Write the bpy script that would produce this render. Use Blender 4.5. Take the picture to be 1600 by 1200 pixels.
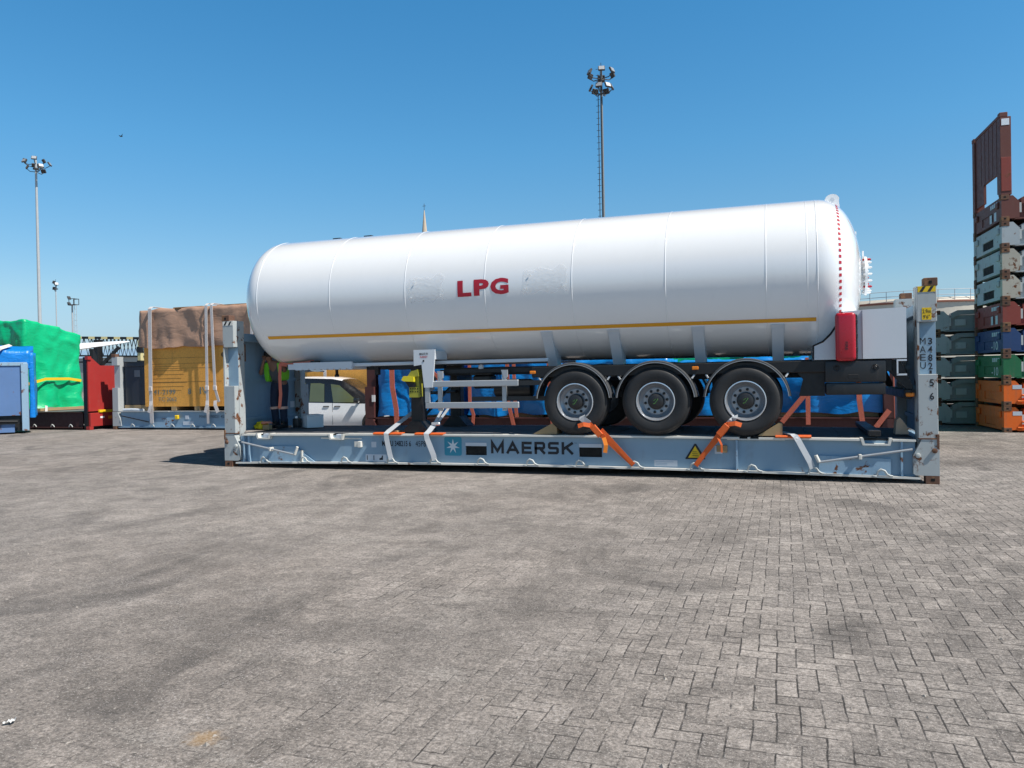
import bpy, bmesh, math, random
from mathutils import Vector, Matrix, noise
R = math.radians
random.seed(7)
for o in list(bpy.data.objects): bpy.data.objects.remove(o)
S = bpy.context.scene
COL = S.collection
# ------------------------------------------------------------------ camera
cd = bpy.data.cameras.new('camera'); cam = bpy.data.objects.new('camera', cd); COL.objects.link(cam)
S.camera = cam
cd.sensor_width = 36.0; cd.lens = 1210.55/1600*36.0; cd.clip_start = 0.05; cd.clip_end = 3000
YAW, PIT, ROL = -0.3372884, -0.0102106, -0.0191994
_F = Vector((math.sin(YAW)*math.cos(PIT), math.cos(YAW)*math.cos(PIT), math.sin(PIT)))
_R = Vector((math.cos(YAW), -math.sin(YAW), 0)); _U = _R.cross(_F)
_R2 = _R*math.cos(ROL)+_U*math.sin(ROL); _U2 = -_R*math.sin(ROL)+_U*math.cos(ROL)
_m = Matrix((_R2, _U2, -_F)).transposed().to_4x4(); _m.translation = (10.14815, -12.19901, 1.6309)
cam.matrix_world = _m
# ------------------------------------------------------------------ light
SUN = Vector((0.72, -0.168, 1.0)).normalized()
w = bpy.data.worlds.new('World'); S.world = w; w.use_nodes = True
nt = w.node_tree; nt.nodes.clear()
sk = nt.nodes.new('ShaderNodeTexSky'); sk.sky_type = 'NISHITA'; sk.sun_disc = False
sk.sun_elevation = math.asin(SUN.z); sk.sun_rotation = math.atan2(SUN.x, SUN.y)
sk.air_density = 1.0; sk.dust_density = 0.35; sk.ozone_density = 2.2; sk.altitude = 0
bg = nt.nodes.new('ShaderNodeBackground'); bg.inputs[1].default_value = 0.118
hs = nt.nodes.new('ShaderNodeHueSaturation'); hs.inputs['Saturation'].default_value = 1.12
ow = nt.nodes.new('ShaderNodeOutputWorld')
# clear-air correction of the sky model by elevation: less yellow low down, deeper blue higher up
tcw = nt.nodes.new('ShaderNodeTexCoord'); spw = nt.nodes.new('ShaderNodeSeparateXYZ'); rpw = nt.nodes.new('ShaderNodeValToRGB')
cr = rpw.color_ramp
for q, (z, c) in enumerate(((0.0, (.50, .60, .93)), (.03, (.57, .68, .95)), (.10, (.86, .97, 1.02)), (.19, (.76, 1.08, 1.14)), (.28, (.66, 1.19, 1.28)), (.46, (.52, 1.25, 1.39)), (.58, (.12, .24, .30)), (1.0, (.05, .09, .12)))):
    e = cr.elements[q] if q < 2 else cr.elements.new(z)
    e.position = z; e.color = (*[v/1.5 for v in c], 1)
vm = nt.nodes.new('ShaderNodeVectorMath'); vm.operation = 'MULTIPLY'; vs = nt.nodes.new('ShaderNodeVectorMath'); vs.operation = 'SCALE'; vs.inputs['Scale'].default_value = 1.5*.83
nt.links.new(tcw.outputs['Generated'], spw.inputs[0]); nt.links.new(spw.outputs[2], rpw.inputs[0])
nt.links.new(sk.outputs[0], hs.inputs['Color']); nt.links.new(hs.outputs[0], vm.inputs[0]); nt.links.new(rpw.outputs[0], vm.inputs[1])
nt.links.new(vm.outputs[0], vs.inputs[0]); nt.links.new(vs.outputs[0], bg.inputs[0]); nt.links.new(bg.outputs[0], ow.inputs[0])
ld = bpy.data.lights.new('sun', 'SUN'); ld.energy = 5.0; ld.angle = R(0.53); ld.color = (1.0, 0.955, 0.89)
lo = bpy.data.objects.new('sun', ld); COL.objects.link(lo); lo.location = (30, -6, 40)
lo.rotation_euler = SUN.to_track_quat('Z', 'Y').to_euler()
S.view_settings.view_transform = 'Standard'; S.view_settings.look = 'None'
S.view_settings.exposure = 0.27; S.view_settings.gamma = 1.0
S.render.engine = 'CYCLES'
S.cycles.max_bounces = 8
# ------------------------------------------------------------------ node helpers
class NT:
    def __init__(s, name):
        s.m = bpy.data.materials.new(name); s.m.use_nodes = True
        s.t = s.m.node_tree; s.t.nodes.clear()
        s.out = s.n('ShaderNodeOutputMaterial'); s.b = s.n('ShaderNodeBsdfPrincipled')
        s.l(s.b.outputs[0], s.out.inputs[0])
    def n(s, k): return s.t.nodes.new(k)
    def l(s, a, b): s.t.links.new(a, b)
    def set(s, sock, v):
        if isinstance(v, bpy.types.NodeSocket): s.l(v, sock)
        else:
            if isinstance(v, (tuple, list)) and len(v) == 3 and sock.type == 'RGBA': v = (*v, 1)
            sock.default_value = v
    def math(s, op, a, b=0.0, c=None):
        n = s.n('ShaderNodeMath'); n.operation = op; s.set(n.inputs[0], a); s.set(n.inputs[1], b)
        if c is not None: s.set(n.inputs[2], c)
        return n.outputs[0]
    def coord(s, rnd=True, sc=(1, 1, 1), which='Object'):
        tc = s.n('ShaderNodeTexCoord'); v = tc.outputs[which]
        if rnd:
            oi = s.n('ShaderNodeObjectInfo'); mu = s.math('MULTIPLY', oi.outputs['Random'], 37.0)
            ad = s.n('ShaderNodeVectorMath'); ad.operation = 'ADD'; s.l(v, ad.inputs[0]); s.l(mu, ad.inputs[1]); v = ad.outputs[0]
        if sc != (1, 1, 1):
            mp = s.n('ShaderNodeMapping'); mp.inputs['Scale'].default_value = sc; s.l(v, mp.inputs[0]); v = mp.outputs[0]
        return v
    def noise(s, v, scale, detail=5, rough=.55, dist=0.0):
        n = s.n('ShaderNodeTexNoise'); n.inputs['Scale'].default_value = scale; n.inputs['Detail'].default_value = detail
        n.inputs['Roughness'].default_value = rough; n.inputs['Distortion'].default_value = dist
        s.l(v, n.inputs['Vector']); return n.outputs[0]
    def ramp(s, f, lo, hi, a=0.0, b=1.0):
        n = s.n('ShaderNodeMapRange'); n.interpolation_type = 'SMOOTHSTEP'; s.set(n.inputs[0], f)
        [s.set(n.inputs[q], x) for q, x in ((1, lo), (2, hi), (3, a), (4, b))]
        return n.outputs[0]
    def mix(s, f, a, b, mode='MIX'):
        n = s.n('ShaderNodeMix'); n.data_type = 'RGBA'; n.blend_type = mode
        s.set(n.inputs[0], f); s.set(n.inputs[6], a); s.set(n.inputs[7], b); return n.outputs[2]
    def bump(s, h, strength=.3, dist=.02):
        n = s.n('ShaderNodeBump'); n.inputs['Strength'].default_value = strength; n.inputs['Distance'].default_value = dist
        s.l(h, n.inputs['Height']); s.l(n.outputs[0], s.b.inputs['Normal'])
    def P(s, **k):
        for a, v in k.items(): s.set(s.b.inputs[a.replace('_', ' ')], v)
def sc3(c, f): return tuple(min(1, x*f) for x in c)
_mc = {}
def paint(name, col, rough=.45, var=.12, rust=0.0, dirt=.25, metal=0.0, bump=.15, rcol=(.13, .045, .015), coat=0.0, dcol=(.16, .13, .10)):
    """painted or plain surface: slow tone drift, vertical dirt runs, rust blooms"""
    if name in _mc: return _mc[name]
    t = NT(name); v = t.coord()
    n1 = t.noise(v, 1.7, 5); c = t.mix(n1, sc3(col, 1-var), sc3(col, 1+var))
    n2 = t.noise(v, 11, 6, .65)
    if dirt:
        vs = t.coord(sc=(7, 7, .7)); st = t.noise(vs, 1.0, 5, .6)
        dm = t.math('MULTIPLY', t.ramp(st, .5, .8), t.ramp(n2, .3, .75)); dm = t.math('MULTIPLY', dm, dirt)
        c = t.mix(dm, c, dcol)
    rr = t.ramp(n2, .3, .7, rough*.85, min(1, rough*1.2))
    if rust:
        n3 = t.noise(v, 4.5, 9, .68, .3); hi = .78-.33*rust
        rm = t.ramp(n3, hi, hi+.06)
        rc = t.mix(n2, sc3(rcol, .55), sc3(rcol, 1.7)); c = t.mix(rm, c, rc)
        rr = t.math('MAXIMUM', rr, t.math('MULTIPLY', rm, .85))
    t.P(Base_Color=c, Roughness=rr, Metallic=metal)
    if coat: t.P(Coat_Weight=coat, Coat_Roughness=.06)
    if bump: t.bump(n2, bump, .004)
    _mc[name] = t.m; return t.m
def cloth(name, col, rough=.45, sheen=0.0, ws=6.0, strength=.5, transl=0.0):
    if name in _mc: return _mc[name]
    t = NT(name); v = t.coord(); n1 = t.noise(v, 2.2, 4)
    c = t.mix(n1, sc3(col, .85), sc3(col, 1.12))
    n2 = t.noise(t.coord(sc=(1, 1, 2.2)), ws, 4, .5, 1.2)
    t.P(Base_Color=c, Roughness=rough); t.bump(n2, strength, .05)
    _mc[name] = t.m; return t.m
# ------------------------------------------------------------------ mesh builder
WM = {}
def inv(parent): return WM[parent.name].inverted() if parent else Matrix()
class MB:
    def __init__(s): s.bm = bmesh.new()
    def _add(s, vs, fs):
        bv = [s.bm.verts.new(v) for v in vs]
        for f in fs:
            try: s.bm.faces.new([bv[i] for i in f])
            except ValueError: pass
        return bv
    def box(s, a, b, bev=0.0, M=None, seg=1):
        x0, y0, z0 = a; x1, y1, z1 = b
        t = bmesh.new()
        vs = [t.verts.new(p) for p in ((x0,y0,z0),(x1,y0,z0),(x1,y1,z0),(x0,y1,z0),(x0,y0,z1),(x1,y0,z1),(x1,y1,z1),(x0,y1,z1))]
        for f in ((3,2,1,0),(4,5,6,7),(0,1,5,4),(1,2,6,5),(2,3,7,6),(3,0,4,7)): t.faces.new([vs[i] for i in f])
        if bev: bmesh.ops.bevel(t, geom=list(t.edges), offset=bev, segments=seg, profile=.6, affect='EDGES')
        s.merge(t, M); return s
    def merge(s, t, M=None):
        me = bpy.data.meshes.new('tmp'); t.to_mesh(me); t.free()
        if M is not None: me.transform(M)
        s.bm.from_mesh(me); bpy.data.meshes.remove(me)
    def obox(s, p, q, wy, wz, up=(0, 0, 1), bev=0.0):
        """bar of section wy x wz from p to q"""
        p = Vector(p); q = Vector(q); d = q-p; L = d.length; x = d.normalized(); u = Vector(up)
        y = u.cross(x)
        if y.length < 1e-4: y = Vector((0, 1, 0)).cross(x)
        y.normalize(); z = x.cross(y)
        M = Matrix((x, y, z)).transposed().to_4x4(); M.translation = p
        return s.box((0, -wy/2, -wz/2), (L, wy/2, wz/2), bev, M)
    def tube(s, pts, r, n=8, caps=True):
        pts = [Vector(p) for p in pts]; rs = r if isinstance(r, (list, tuple)) else [r]*len(pts)
        rings = []; prev = None
        for i, p in enumerate(pts):
            d = (pts[min(i+1, len(pts)-1)]-pts[max(i-1, 0)]).normalized()
            if prev is None:
                a = Vector((0, 0, 1)) if abs(d.z) < .9 else Vector((1, 0, 0)); u = d.cross(a).normalized()
            else: u = (prev-d*prev.dot(d)).normalized()
            prev = u; v = d.cross(u)
            rings.append([s.bm.verts.new(p+(u*math.cos(2*math.pi*k/n)+v*math.sin(2*math.pi*k/n))*rs[i]) for k in range(n)])
        for a, b in zip(rings, rings[1:]):
            for k in range(n): s.bm.faces.new((a[k], a[(k+1) % n], b[(k+1) % n], b[k]))
        if caps: s.bm.faces.new(rings[0][::-1]); s.bm.faces.new(rings[-1])
        return s
    def ribbon(s, pts, wd, side, th=.006):
        """flat webbing: pts polyline, side = width direction"""
        pts = [Vector(p) for p in pts]; sd = Vector(side).normalized(); rings = []
        for i, p in enumerate(pts):
            d = (pts[min(i+1, len(pts)-1)]-pts[max(i-1, 0)]).normalized()
            u = (sd-d*sd.dot(d)).normalized(); v = d.cross(u)
            rings.append([s.bm.verts.new(p+u*a*wd/2+v*b*th/2) for a, b in ((-1,-1),(1,-1),(1,1),(-1,1))])
        for a, b in zip(rings, rings[1:]):
            for k in range(4): s.bm.faces.new((a[k], a[(k+1) % 4], b[(k+1) % 4], b[k]))
        s.bm.faces.new(rings[0][::-1]); s.bm.faces.new(rings[-1]); return s
    def prism(s, poly, y0, y1, ax='y'):
        """poly in XZ extruded along Y (ax='y'); ax='x': poly in YZ extruded along X; ax='z': poly in XY"""
        f = {'y': lambda a, b, c: (a, c, b), 'x': lambda a, b, c: (c, a, b), 'z': lambda a, b, c: (a, b, c)}[ax]
        n = len(poly); A = [s.bm.verts.new(f(a, b, y0)) for a, b in poly]; B = [s.bm.verts.new(f(a, b, y1)) for a, b in poly]
        fs = [s.bm.faces.new(A), s.bm.faces.new(B[::-1])]
        for k in range(n): fs.append(s.bm.faces.new((A[k], B[k], B[(k+1) % n], A[(k+1) % n])))
        bmesh.ops.recalc_face_normals(s.bm, faces=fs); return s
    def lathe(s, prof, c, ax='y', n=48, caps=True):
        """prof: (radius, along-axis) pairs about axis ax through c"""
        rings = []
        for r, h in prof:
            ring = []
            for k in range(n):
                a = 2*math.pi*k/n; u, v = r*math.cos(a), r*math.sin(a)
                p = {'y': (u, h, v), 'x': (h, u, v), 'z': (u, v, h)}[ax]
                ring.append(s.bm.verts.new(Vector(c)+Vector(p)))
            rings.append(ring)
        fs = []
        for a, b in zip(rings, rings[1:]):
            for k in range(n): fs.append(s.bm.faces.new((a[k], a[(k+1) % n], b[(k+1) % n], b[k])))
        if caps: s.bm.faces.new(rings[0][::-1]); s.bm.faces.new(rings[-1])
        return s
    def sweep(s, rings, caps=True):
        rr = [[s.bm.verts.new(p) for p in r] for r in rings]; n = len(rr[0]); fs = []
        for a, b in zip(rr, rr[1:]):
            for k in range(n): fs.append(s.bm.faces.new((a[k], a[(k+1) % n], b[(k+1) % n], b[k])))
        if caps: fs.append(s.bm.faces.new(rr[0][::-1])); fs.append(s.bm.faces.new(rr[-1]))
        return s
    def build(s, name, mat, parent=None, smooth=False, ang=35, world=True, recalc=True):
        if recalc: bmesh.ops.recalc_face_normals(s.bm, faces=list(s.bm.faces))
        me = bpy.data.meshes.new(name); s.bm.to_mesh(me); s.bm.free(); me.materials.append(mat)
        o = bpy.data.objects.new(name, me); COL.objects.link(o)
        if parent:
            if world: me.transform(inv(parent))
            o.parent = parent; WM[o.name] = WM[parent.name]
        else:
            xs = [v.co for v in me.vertices]
            c = Vector(((min(v.x for v in xs)+max(v.x for v in xs))/2, (min(v.y for v in xs)+max(v.y for v in xs))/2, min(v.z for v in xs)))
            me.transform(Matrix.Translation(-c)); o.location = c; WM[o.name] = Matrix.Translation(c)
        if smooth:
            for p in me.polygons: p.use_smooth = True
            if ang < 180:
                try: me.set_sharp_from_angle(angle=R(ang))
                except Exception: pass
        return o
def tag(o, label=None, cat=None, group=None, kind=None):
    if label: o['label'] = label
    if cat: o['category'] = cat
    if group: o['group'] = group
    if kind: o['kind'] = kind
    return o
def thing(name, label, cat, loc=(0, 0, 0), rz=0.0, group=None):
    o = bpy.data.objects.new(name, None); COL.objects.link(o); o.empty_display_size = .2
    o.location = loc; o.rotation_euler = (0, 0, rz)
    WM[o.name] = Matrix.Translation(loc) @ Matrix.Rotation(rz, 4, 'Z')
    return tag(o, label, cat, group)
def dup(o, loc=None, label=None, parent=None):
    c = o.copy(); COL.objects.link(c)
    if parent: c.parent = parent
    if loc is not None: c.location = loc
    if label: c['label'] = label
    for ch in list(o.children): dup(ch, parent=c)
    return c
def copy_part(o, delta, parent=None):
    c = o.copy(); COL.objects.link(c); c.parent = parent or o.parent; c.location = o.location+Vector(delta)
    WM[c.name] = WM[o.name]
    for ch in list(o.children):
        d = ch.copy(); COL.objects.link(d); d.parent = c; WM[d.name] = WM[ch.name]
    return c
def text_bm(txt, w, h, bold=0.0, cuts=0):
    """lettering w x h in the XZ plane, lower left corner at the origin, facing -Y"""
    cu = bpy.data.curves.new('t', 'FONT'); cu.body = txt; cu.offset = bold; cu.resolution_u = 3
    ob = bpy.data.objects.new('t', cu); COL.objects.link(ob)
    bpy.context.view_layer.update()
    me = bpy.data.meshes.new_from_object(ob.evaluated_get(bpy.context.evaluated_depsgraph_get()))
    bpy.data.objects.remove(ob); bpy.data.curves.remove(cu)
    xs = [v.co.x for v in me.vertices]; ys = [v.co.y for v in me.vertices]
    x0, x1, y0, y1 = min(xs), max(xs), min(ys), max(ys)
    bm = bmesh.new(); bm.from_mesh(me); bpy.data.meshes.remove(me)
    for v in bm.verts: v.co = Vector(((v.co.x-x0)/(x1-x0)*w, 0, (v.co.y-y0)/(y1-y0)*h))
    for k in range(1, cuts):
        bmesh.ops.bisect_plane(bm, geom=list(bm.verts)+list(bm.edges)+list(bm.faces), plane_co=(0, 0, h*k/cuts), plane_no=(0, 0, 1))
    return bm
def letter(parent, txt, x, y, z, w, h, mat, bold=0.0, M=None, name='lettering'):
    b = MB(); b.merge(text_bm(txt, w, h, bold), (M or Matrix.Translation((x, y, z))))
    return b.build(name, mat, parent, recalc=False)
def wrinkle(p, seed, amp, s1=1.3, s2=4.0):
    q = Vector(p)+Vector((seed*13.1, seed*7.7, seed*3.3))
    cr_ = max(0, 1-abs(noise.noise(Vector((q.x*1.1+q.z*.5, q.y*1.1-q.z*.4, q.z*.8))))*7)
    return amp*(noise.noise(q*s1)*1.2+.75*cr_+.55*noise.noise(Vector((q.x*s2, q.y*s2, q.z*s2*.55)))+.35*abs(noise.noise(q*s2*1.9)))
def cloth_box(x0, x1, y0, y1, zb, zt, res=.12, amp=.06, seed=1, droop=.05, top=None):
    """sheet drawn over a box-shaped load: gridded, rounded and creased; zt may be a function of (x, y)"""
    t = bmesh.new(); nx = max(3, int((x1-x0)/res)); ny = max(3, int((y1-y0)/res)); zz = zt if not callable(zt) else zt(x0, y0)
    nz = max(3, int((zz-zb)/res))
    def ztop(x, y): return zt(x, y) if callable(zt) else zt
    vd = {}
    def V(i, j, k):
        if (i, j, k) in vd: return vd[(i, j, k)]
        x = x0+(x1-x0)*i/nx; y = y0+(y1-y0)*j/ny; z = zb+(ztop(x, y)-zb)*k/nz
        nrm = Vector(((i == nx)-(i == 0), (j == ny)-(j == 0), .6*(k == nz)))
        if nrm.length: nrm.normalize()
        p = Vector((x, y, z)); fold = wrinkle((x, y, z), seed, amp)
        low = 1-k/nz
        fl = droop*low*math.sin((x+y)*5.5+seed+2*noise.noise(p*1.4))
        p = p+nrm*(fold+fl)
        if k == 0: p.z += .07*noise.noise(Vector((x*2.2, y*2.2, seed)))
        vd[(i, j, k)] = t.verts.new(p); return vd[(i, j, k)]
    for i in range(nx):
        for k in range(nz):
            t.faces.new((V(i,0,k), V(i+1,0,k), V(i+1,0,k+1), V(i,0,k+1))); t.faces.new((V(i+1,ny,k), V(i,ny,k), V(i,ny,k+1), V(i+1,ny,k+1)))
    for j in range(ny):
        for k in range(nz):
            t.faces.new((V(0,j+1,k), V(0,j,k), V(0,j,k+1), V(0,j+1,k+1))); t.faces.new((V(nx,j,k), V(nx,j+1,k), V(nx,j+1,k+1), V(nx,j,k+1)))
    for i in range(nx):
        for j in range(ny): t.faces.new((V(i,j,nz), V(i+1,j,nz), V(i+1,j+1,nz), V(i,j+1,nz)))
    b = MB(); b.merge(t); return b
# ------------------------------------------------------------------ materials
GREY = (.232, .352, .46)
M_grey = paint('grey_blue_paint', GREY, .5, .07, .3, .3)
M_greyw = paint('grey_blue_worn', sc3(GREY, 1.12), .55, .1, .62, .55)
M_post = paint('post_paint', (.41, .44, .44), .5, .1, .68, .7)
M_wall = paint('end_wall_paint', sc3(GREY, .85), .55, .1, .35, .4)
M_rust = paint('rusty_casting', (.14, .07, .045), .85, .3, .8, .3, rcol=(.2, .1, .05))
M_lip = paint('sunlit_worn_lip', (.68, .66, .60), .5, .2, .45, .5)  # worn paint, base colour lightened to carry the sun on the lips
M_hook = paint('lashing_hook_paint', (.5, .52, .5), .5, .15, .35, .3)
M_wood = paint('deck_boards', (.12, .12, .125), .8, .35, 0, .5)
M_black = paint('black_steel', (.008, .008, .009), .5, .2, 0, .12)
M_chblk = paint('black_plastic', (.018, .019, .021), .42, .15, 0, .35)
M_void = paint('dark_recess', (.006, .006, .006), .9, .1, 0, 0, bump=0)
M_galv = paint('aluminium_rail', (.42, .44, .46), .42, .08, 0, .15, .35)
M_white = paint('tank_white', (.87, .875, .875), .2, .015, 0, .05, bump=.02, coat=1.0)
M_whitep = paint('white_bracket_paint', (.62, .66, .70), .35, .05, 0, .1)
M_ink = paint('dark_lettering', (.012, .014, .02), .6, .2, 0, .1, bump=0)
M_red = paint('red_lettering', (.46, .012, .03), .4, .08, 0, 0, bump=0)
M_ambr = paint('amber_stripe', (.78, .36, .02), .45, .08, 0, .15, bump=0)
M_tyre = paint('tyre_rubber', (.02, .02, .021), .62, .2, 0, .3, dcol=(.09, .08, .07))
M_rim = paint('wheel_rim_silver', (.34, .36, .39), .34, .06, 0, .15, .55)
M_chrome = paint('bright_rim_edge', (.72, .73, .75), .25, .04, 0, .05, .6)
M_fend = paint('mudguard_plastic', (.075, .077, .08), .3, .15, 0, .25)
M_fedge = paint('mudguard_edge', (.33, .34, .35), .35, .1, 0, .1)
M_redb = paint('red_box_plastic', (.44, .007, .022), .3, .06, 0, .05, coat=.2)
M_yel = paint('yellow_plastic', (.75, .62, .02), .4, .1, 0, .1)
M_oliv = paint('chock_holder_olive', (.33, .32, .03), .5, .15, 0, .2)
M_ylab = paint('yellow_label', (.8, .53, .01), .5, .08, 0, .2, bump=0)
M_wlab = paint('pale_label', (.55, .60, .66), .5, .05, 0, .25, bump=0)
M_teal = paint('teal_panel', (.02, .24, .36), .5, .06, 0, .15, bump=0)
M_star = paint('white_star', (.62, .68, .72), .5, .05, 0, .1, bump=0)
M_silv = paint('silver_webbing', (.47, .49, .51), .5, .1, 0, .1, .1)
M_oran = cloth('orange_webbing', (.72, .12, .015), .6, 0, 40, .2)
M_salm = cloth('salmon_webbing', (.62, .16, .10), .6, 0, 40, .2)
M_wstr = cloth('white_webbing', (.62, .58, .56), .6, 0, 40, .2)
M_blue = cloth('blue_tarpaulin', (.006, .21, .60), .32, 0, 2.6, .4)
M_bluel = cloth('bright_blue_tarpaulin', (.004, .20, .62), .35, 0, 4, .5)
M_green = cloth('green_tarpaulin', (.0, .47, .185), .42, 0, 2.6, .35)
M_btarp = cloth('brown_tarpaulin', (.44, .265, .18), .75, 0, 2.2, .35)
M_timb = paint('timber', (.36, .25, .13), .8, .25, 0, .3)
M_orng = paint('orange_lamp', (.8, .22, .01), .35, .05, 0, 0, bump=0)
# ------------------------------------------------------------------ ground
def paver_material():
    t = NT('block_paving')
    tc = t.n('ShaderNodeTexCoord'); v = tc.outputs['Object']
    # slow sideways wander so that the courses are not ruler straight
    wn = t.n('ShaderNodeTexNoise'); wn.inputs['Scale'].default_value = 1.1; wn.inputs['Detail'].default_value = 6; wn.inputs['Roughness'].default_value = .62; t.l(v, wn.inputs['Vector'])
    sub = t.n('ShaderNodeVectorMath'); sub.operation = 'SUBTRACT'; t.l(wn.outputs[1], sub.inputs[0]); sub.inputs[1].default_value = (.5, .5, .5)
    scl = t.n('ShaderNodeVectorMath'); scl.operation = 'SCALE'; t.l(sub.outputs[0], scl.inputs[0]); scl.inputs['Scale'].default_value = .05
    add = t.n('ShaderNodeVectorMath'); add.operation = 'ADD'; t.l(v, add.inputs[0]); t.l(scl.outputs[0], add.inputs[1])
    sep = t.n('ShaderNodeSeparateXYZ'); t.l(add.outputs[0], sep.inputs[0])
    C = .104
    X = t.math('DIVIDE', sep.outputs[0], C); Y = t.math('DIVIDE', sep.outputs[1], C)
    i = t.math('FLOOR', X); j = t.math('FLOOR', Y); u = t.math('SUBTRACT', X, i); q = t.math('SUBTRACT', Y, j)
    k = t.math('FLOORED_MODULO', t.math('SUBTRACT', i, j), 4.0)
    is_ = [t.math('COMPARE', k, float(n), .3) for n in range(4)]
    big = 9.0
    dl = t.math('ADD', u, t.math('MULTIPLY', is_[1], big)); dr = t.math('ADD', t.math('SUBTRACT', 1.0, u), t.math('MULTIPLY', is_[0], big))
    db = t.math('ADD', q, t.math('MULTIPLY', is_[2], big)); dt = t.math('ADD', t.math('SUBTRACT', 1.0, q), t.math('MULTIPLY', is_[3], big))
    dist = t.math('MINIMUM', t.math('MINIMUM', dl, dr), t.math('MINIMUM', db, dt))
    bi = t.math('SUBTRACT', i, is_[1]); bj = t.math('SUBTRACT', j, is_[2])
    cid = t.n('ShaderNodeCombineXYZ'); t.l(bi, cid.inputs[0]); t.l(bj, cid.inputs[1]); t.l(t.math('ADD', is_[0], is_[1]), cid.inputs[2])
    wh = t.n('ShaderNodeTexWhiteNoise'); wh.noise_dimensions = '3D'; t.l(cid.outputs[0], wh.inputs[0]); rnd = wh.outputs[0]
    fine = t.noise(v, 55, 6, .7); med = t.noise(v, 9, 6, .65); lar = t.noise(v, .55, 6, .6, .4); vlar = t.noise(v, .12, 5, .55)
    spk = t.noise(v, 95, 3, .6); chip = t.noise(v, 30, 6, .75)
    # joint width: wide and open in places, packed with dust in others; more open towards the right of the yard
    sx = t.n('ShaderNodeSeparateXYZ'); t.l(v, sx.inputs[0])
    open_ = t.ramp(t.math('ADD', t.math('MULTIPLY', sx.outputs[0], .095), t.math('ADD', t.math('MULTIPLY', lar, 1.2), -1.16)), -.05, .60, .25, 1.0)
    jw = t.math('ADD', .010, t.math('MULTIPLY', t.math('MULTIPLY', open_, t.ramp(chip, .3, .7)), .10))
    d2 = t.math('ADD', dist, t.math('MULTIPLY', t.math('ADD', chip, -.5), .34))
    joint = t.math('SUBTRACT', 1.0, t.ramp(d2, t.math('MULTIPLY', jw, .35), jw))
    jn = t.n('ShaderNodeMapRange')
    jv = t.math('MULTIPLY', joint, t.ramp(t.math('ADD', t.math('MULTIPLY', open_, .62), t.math('MULTIPLY', t.math('ADD', t.noise(v, 4.2, 7, .72), -.5), 3.4)), .10, .80))
    grain = t.noise(v, 48, 10, .85); mott = t.noise(v, 17, 7, .7, .2); patch = t.noise(v, 2.6, 7, .68, .5)
    base = t.mix(t.ramp(vlar, .36, .64), (.208, .180, .158), (.232, .207, .187))
    def mul(c, f): return t.mix(1.0, c, f, 'MULTIPLY')
    base = mul(base, t.math('ADD', 1.0, t.math('MULTIPLY', t.math('ADD', rnd, -.5), t.math('ADD', .10, t.math('MULTIPLY', open_, .26)))))
    base = mul(base, t.ramp(grain, .37, .63, .44, 1.56)); base = mul(base, t.ramp(mott, .30, .70, .74, 1.26)); base = mul(base, t.ramp(patch, .30, .70, .74, 1.2)); base = mul(base, t.ramp(lar, .34, .66, .86, 1.12))
    # oil and tyre grime, dust drifts, pale chips, dark pits
    st = t.math('MULTIPLY', t.ramp(t.noise(t.coord(False, (.8, .5, 1)), 1.0, 6, .62, .8), .52, .68), t.ramp(patch, .28, .58))
    base = t.mix(t.math('MULTIPLY', st, .74), base, (.065, .058, .053))
    st2 = t.ramp(t.noise(t.coord(False, (1, .7, 1)), 2.3, 5, .6, .5), .68, .77); base = t.mix(t.math('MULTIPLY', st2, .6), base, (.06, .054, .05))
    dst = t.math('MULTIPLY', t.ramp(t.noise(t.coord(False, (.45, 1.3, 1)), 1.5, 7, .72, .4), .54, .72), t.ramp(grain, .40, .60))
    base = t.mix(t.math('MULTIPLY', dst, .55), base, (.44, .405, .365))
    base = t.mix(t.math('MULTIPLY', t.ramp(spk, .60, .66), .75), base, (.58, .54, .50))
    base = t.mix(t.math('MULTIPLY', t.ramp(t.noise(v, 36, 5, .66), .63, .70), .7), base, (.075, .066, .06))
    cl = t.math('MULTIPLY', t.ramp(t.noise(v, 58, 5, .72), .53, .62), t.ramp(t.noise(v, 1.7, 7, .72, .6), .50, .64)); base = t.mix(t.math('MULTIPLY', cl, .8), base, (.50, .455, .43))
    ds = t.ramp(t.noise(t.coord(False, (.7, 1.5, 1)), 13, 3, .55), .69, .74); base = t.mix(t.math('MULTIPLY', ds, .75), base, (.05, .045, .042))
    vd = t.n('ShaderNodeVectorMath'); vd.operation = 'DISTANCE'; t.l(v, vd.inputs[0]); vd.inputs[1].default_value = (7.62, -9.34, 0)
    ys = t.ramp(t.math('ADD', vd.outputs['Value'], t.math('MULTIPLY', t.math('ADD', mott, -.5), .22)), .11, .02); base = t.mix(t.math('MULTIPLY', ys, .36), base, (.50, .29, .09))
    base = t.mix(t.math('MULTIPLY', jv, .9), base, (.03, .026, .023))
    t.P(Base_Color=base, Roughness=.92)
    hgt = t.math('ADD', t.math('MULTIPLY', t.math('MULTIPLY', t.math('SUBTRACT', 1.0, t.ramp(d2, 0.0, .12)), t.math('ADD', jv, .10)), -1.2), t.math('ADD', t.math('MULTIPLY', grain, .8), t.math('ADD', t.math('MULTIPLY', rnd, .25), t.math('MULTIPLY', mott, .9))))
    t.bump(hgt, .6, .012)
    return t.m
b = MB(); b._add([(-900, -300, 0), (900, -300, 0), (900, 1500, 0), (-900, 1500, 0)], [(0, 1, 2, 3)])
g = b.build('ground', paver_material()); g.data.transform(Matrix.Translation(g.location)); g.location = (0, 0, 0); tag(g, kind='structure')
b = MB()                                             # loose grit and stone chips on the paving
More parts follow.
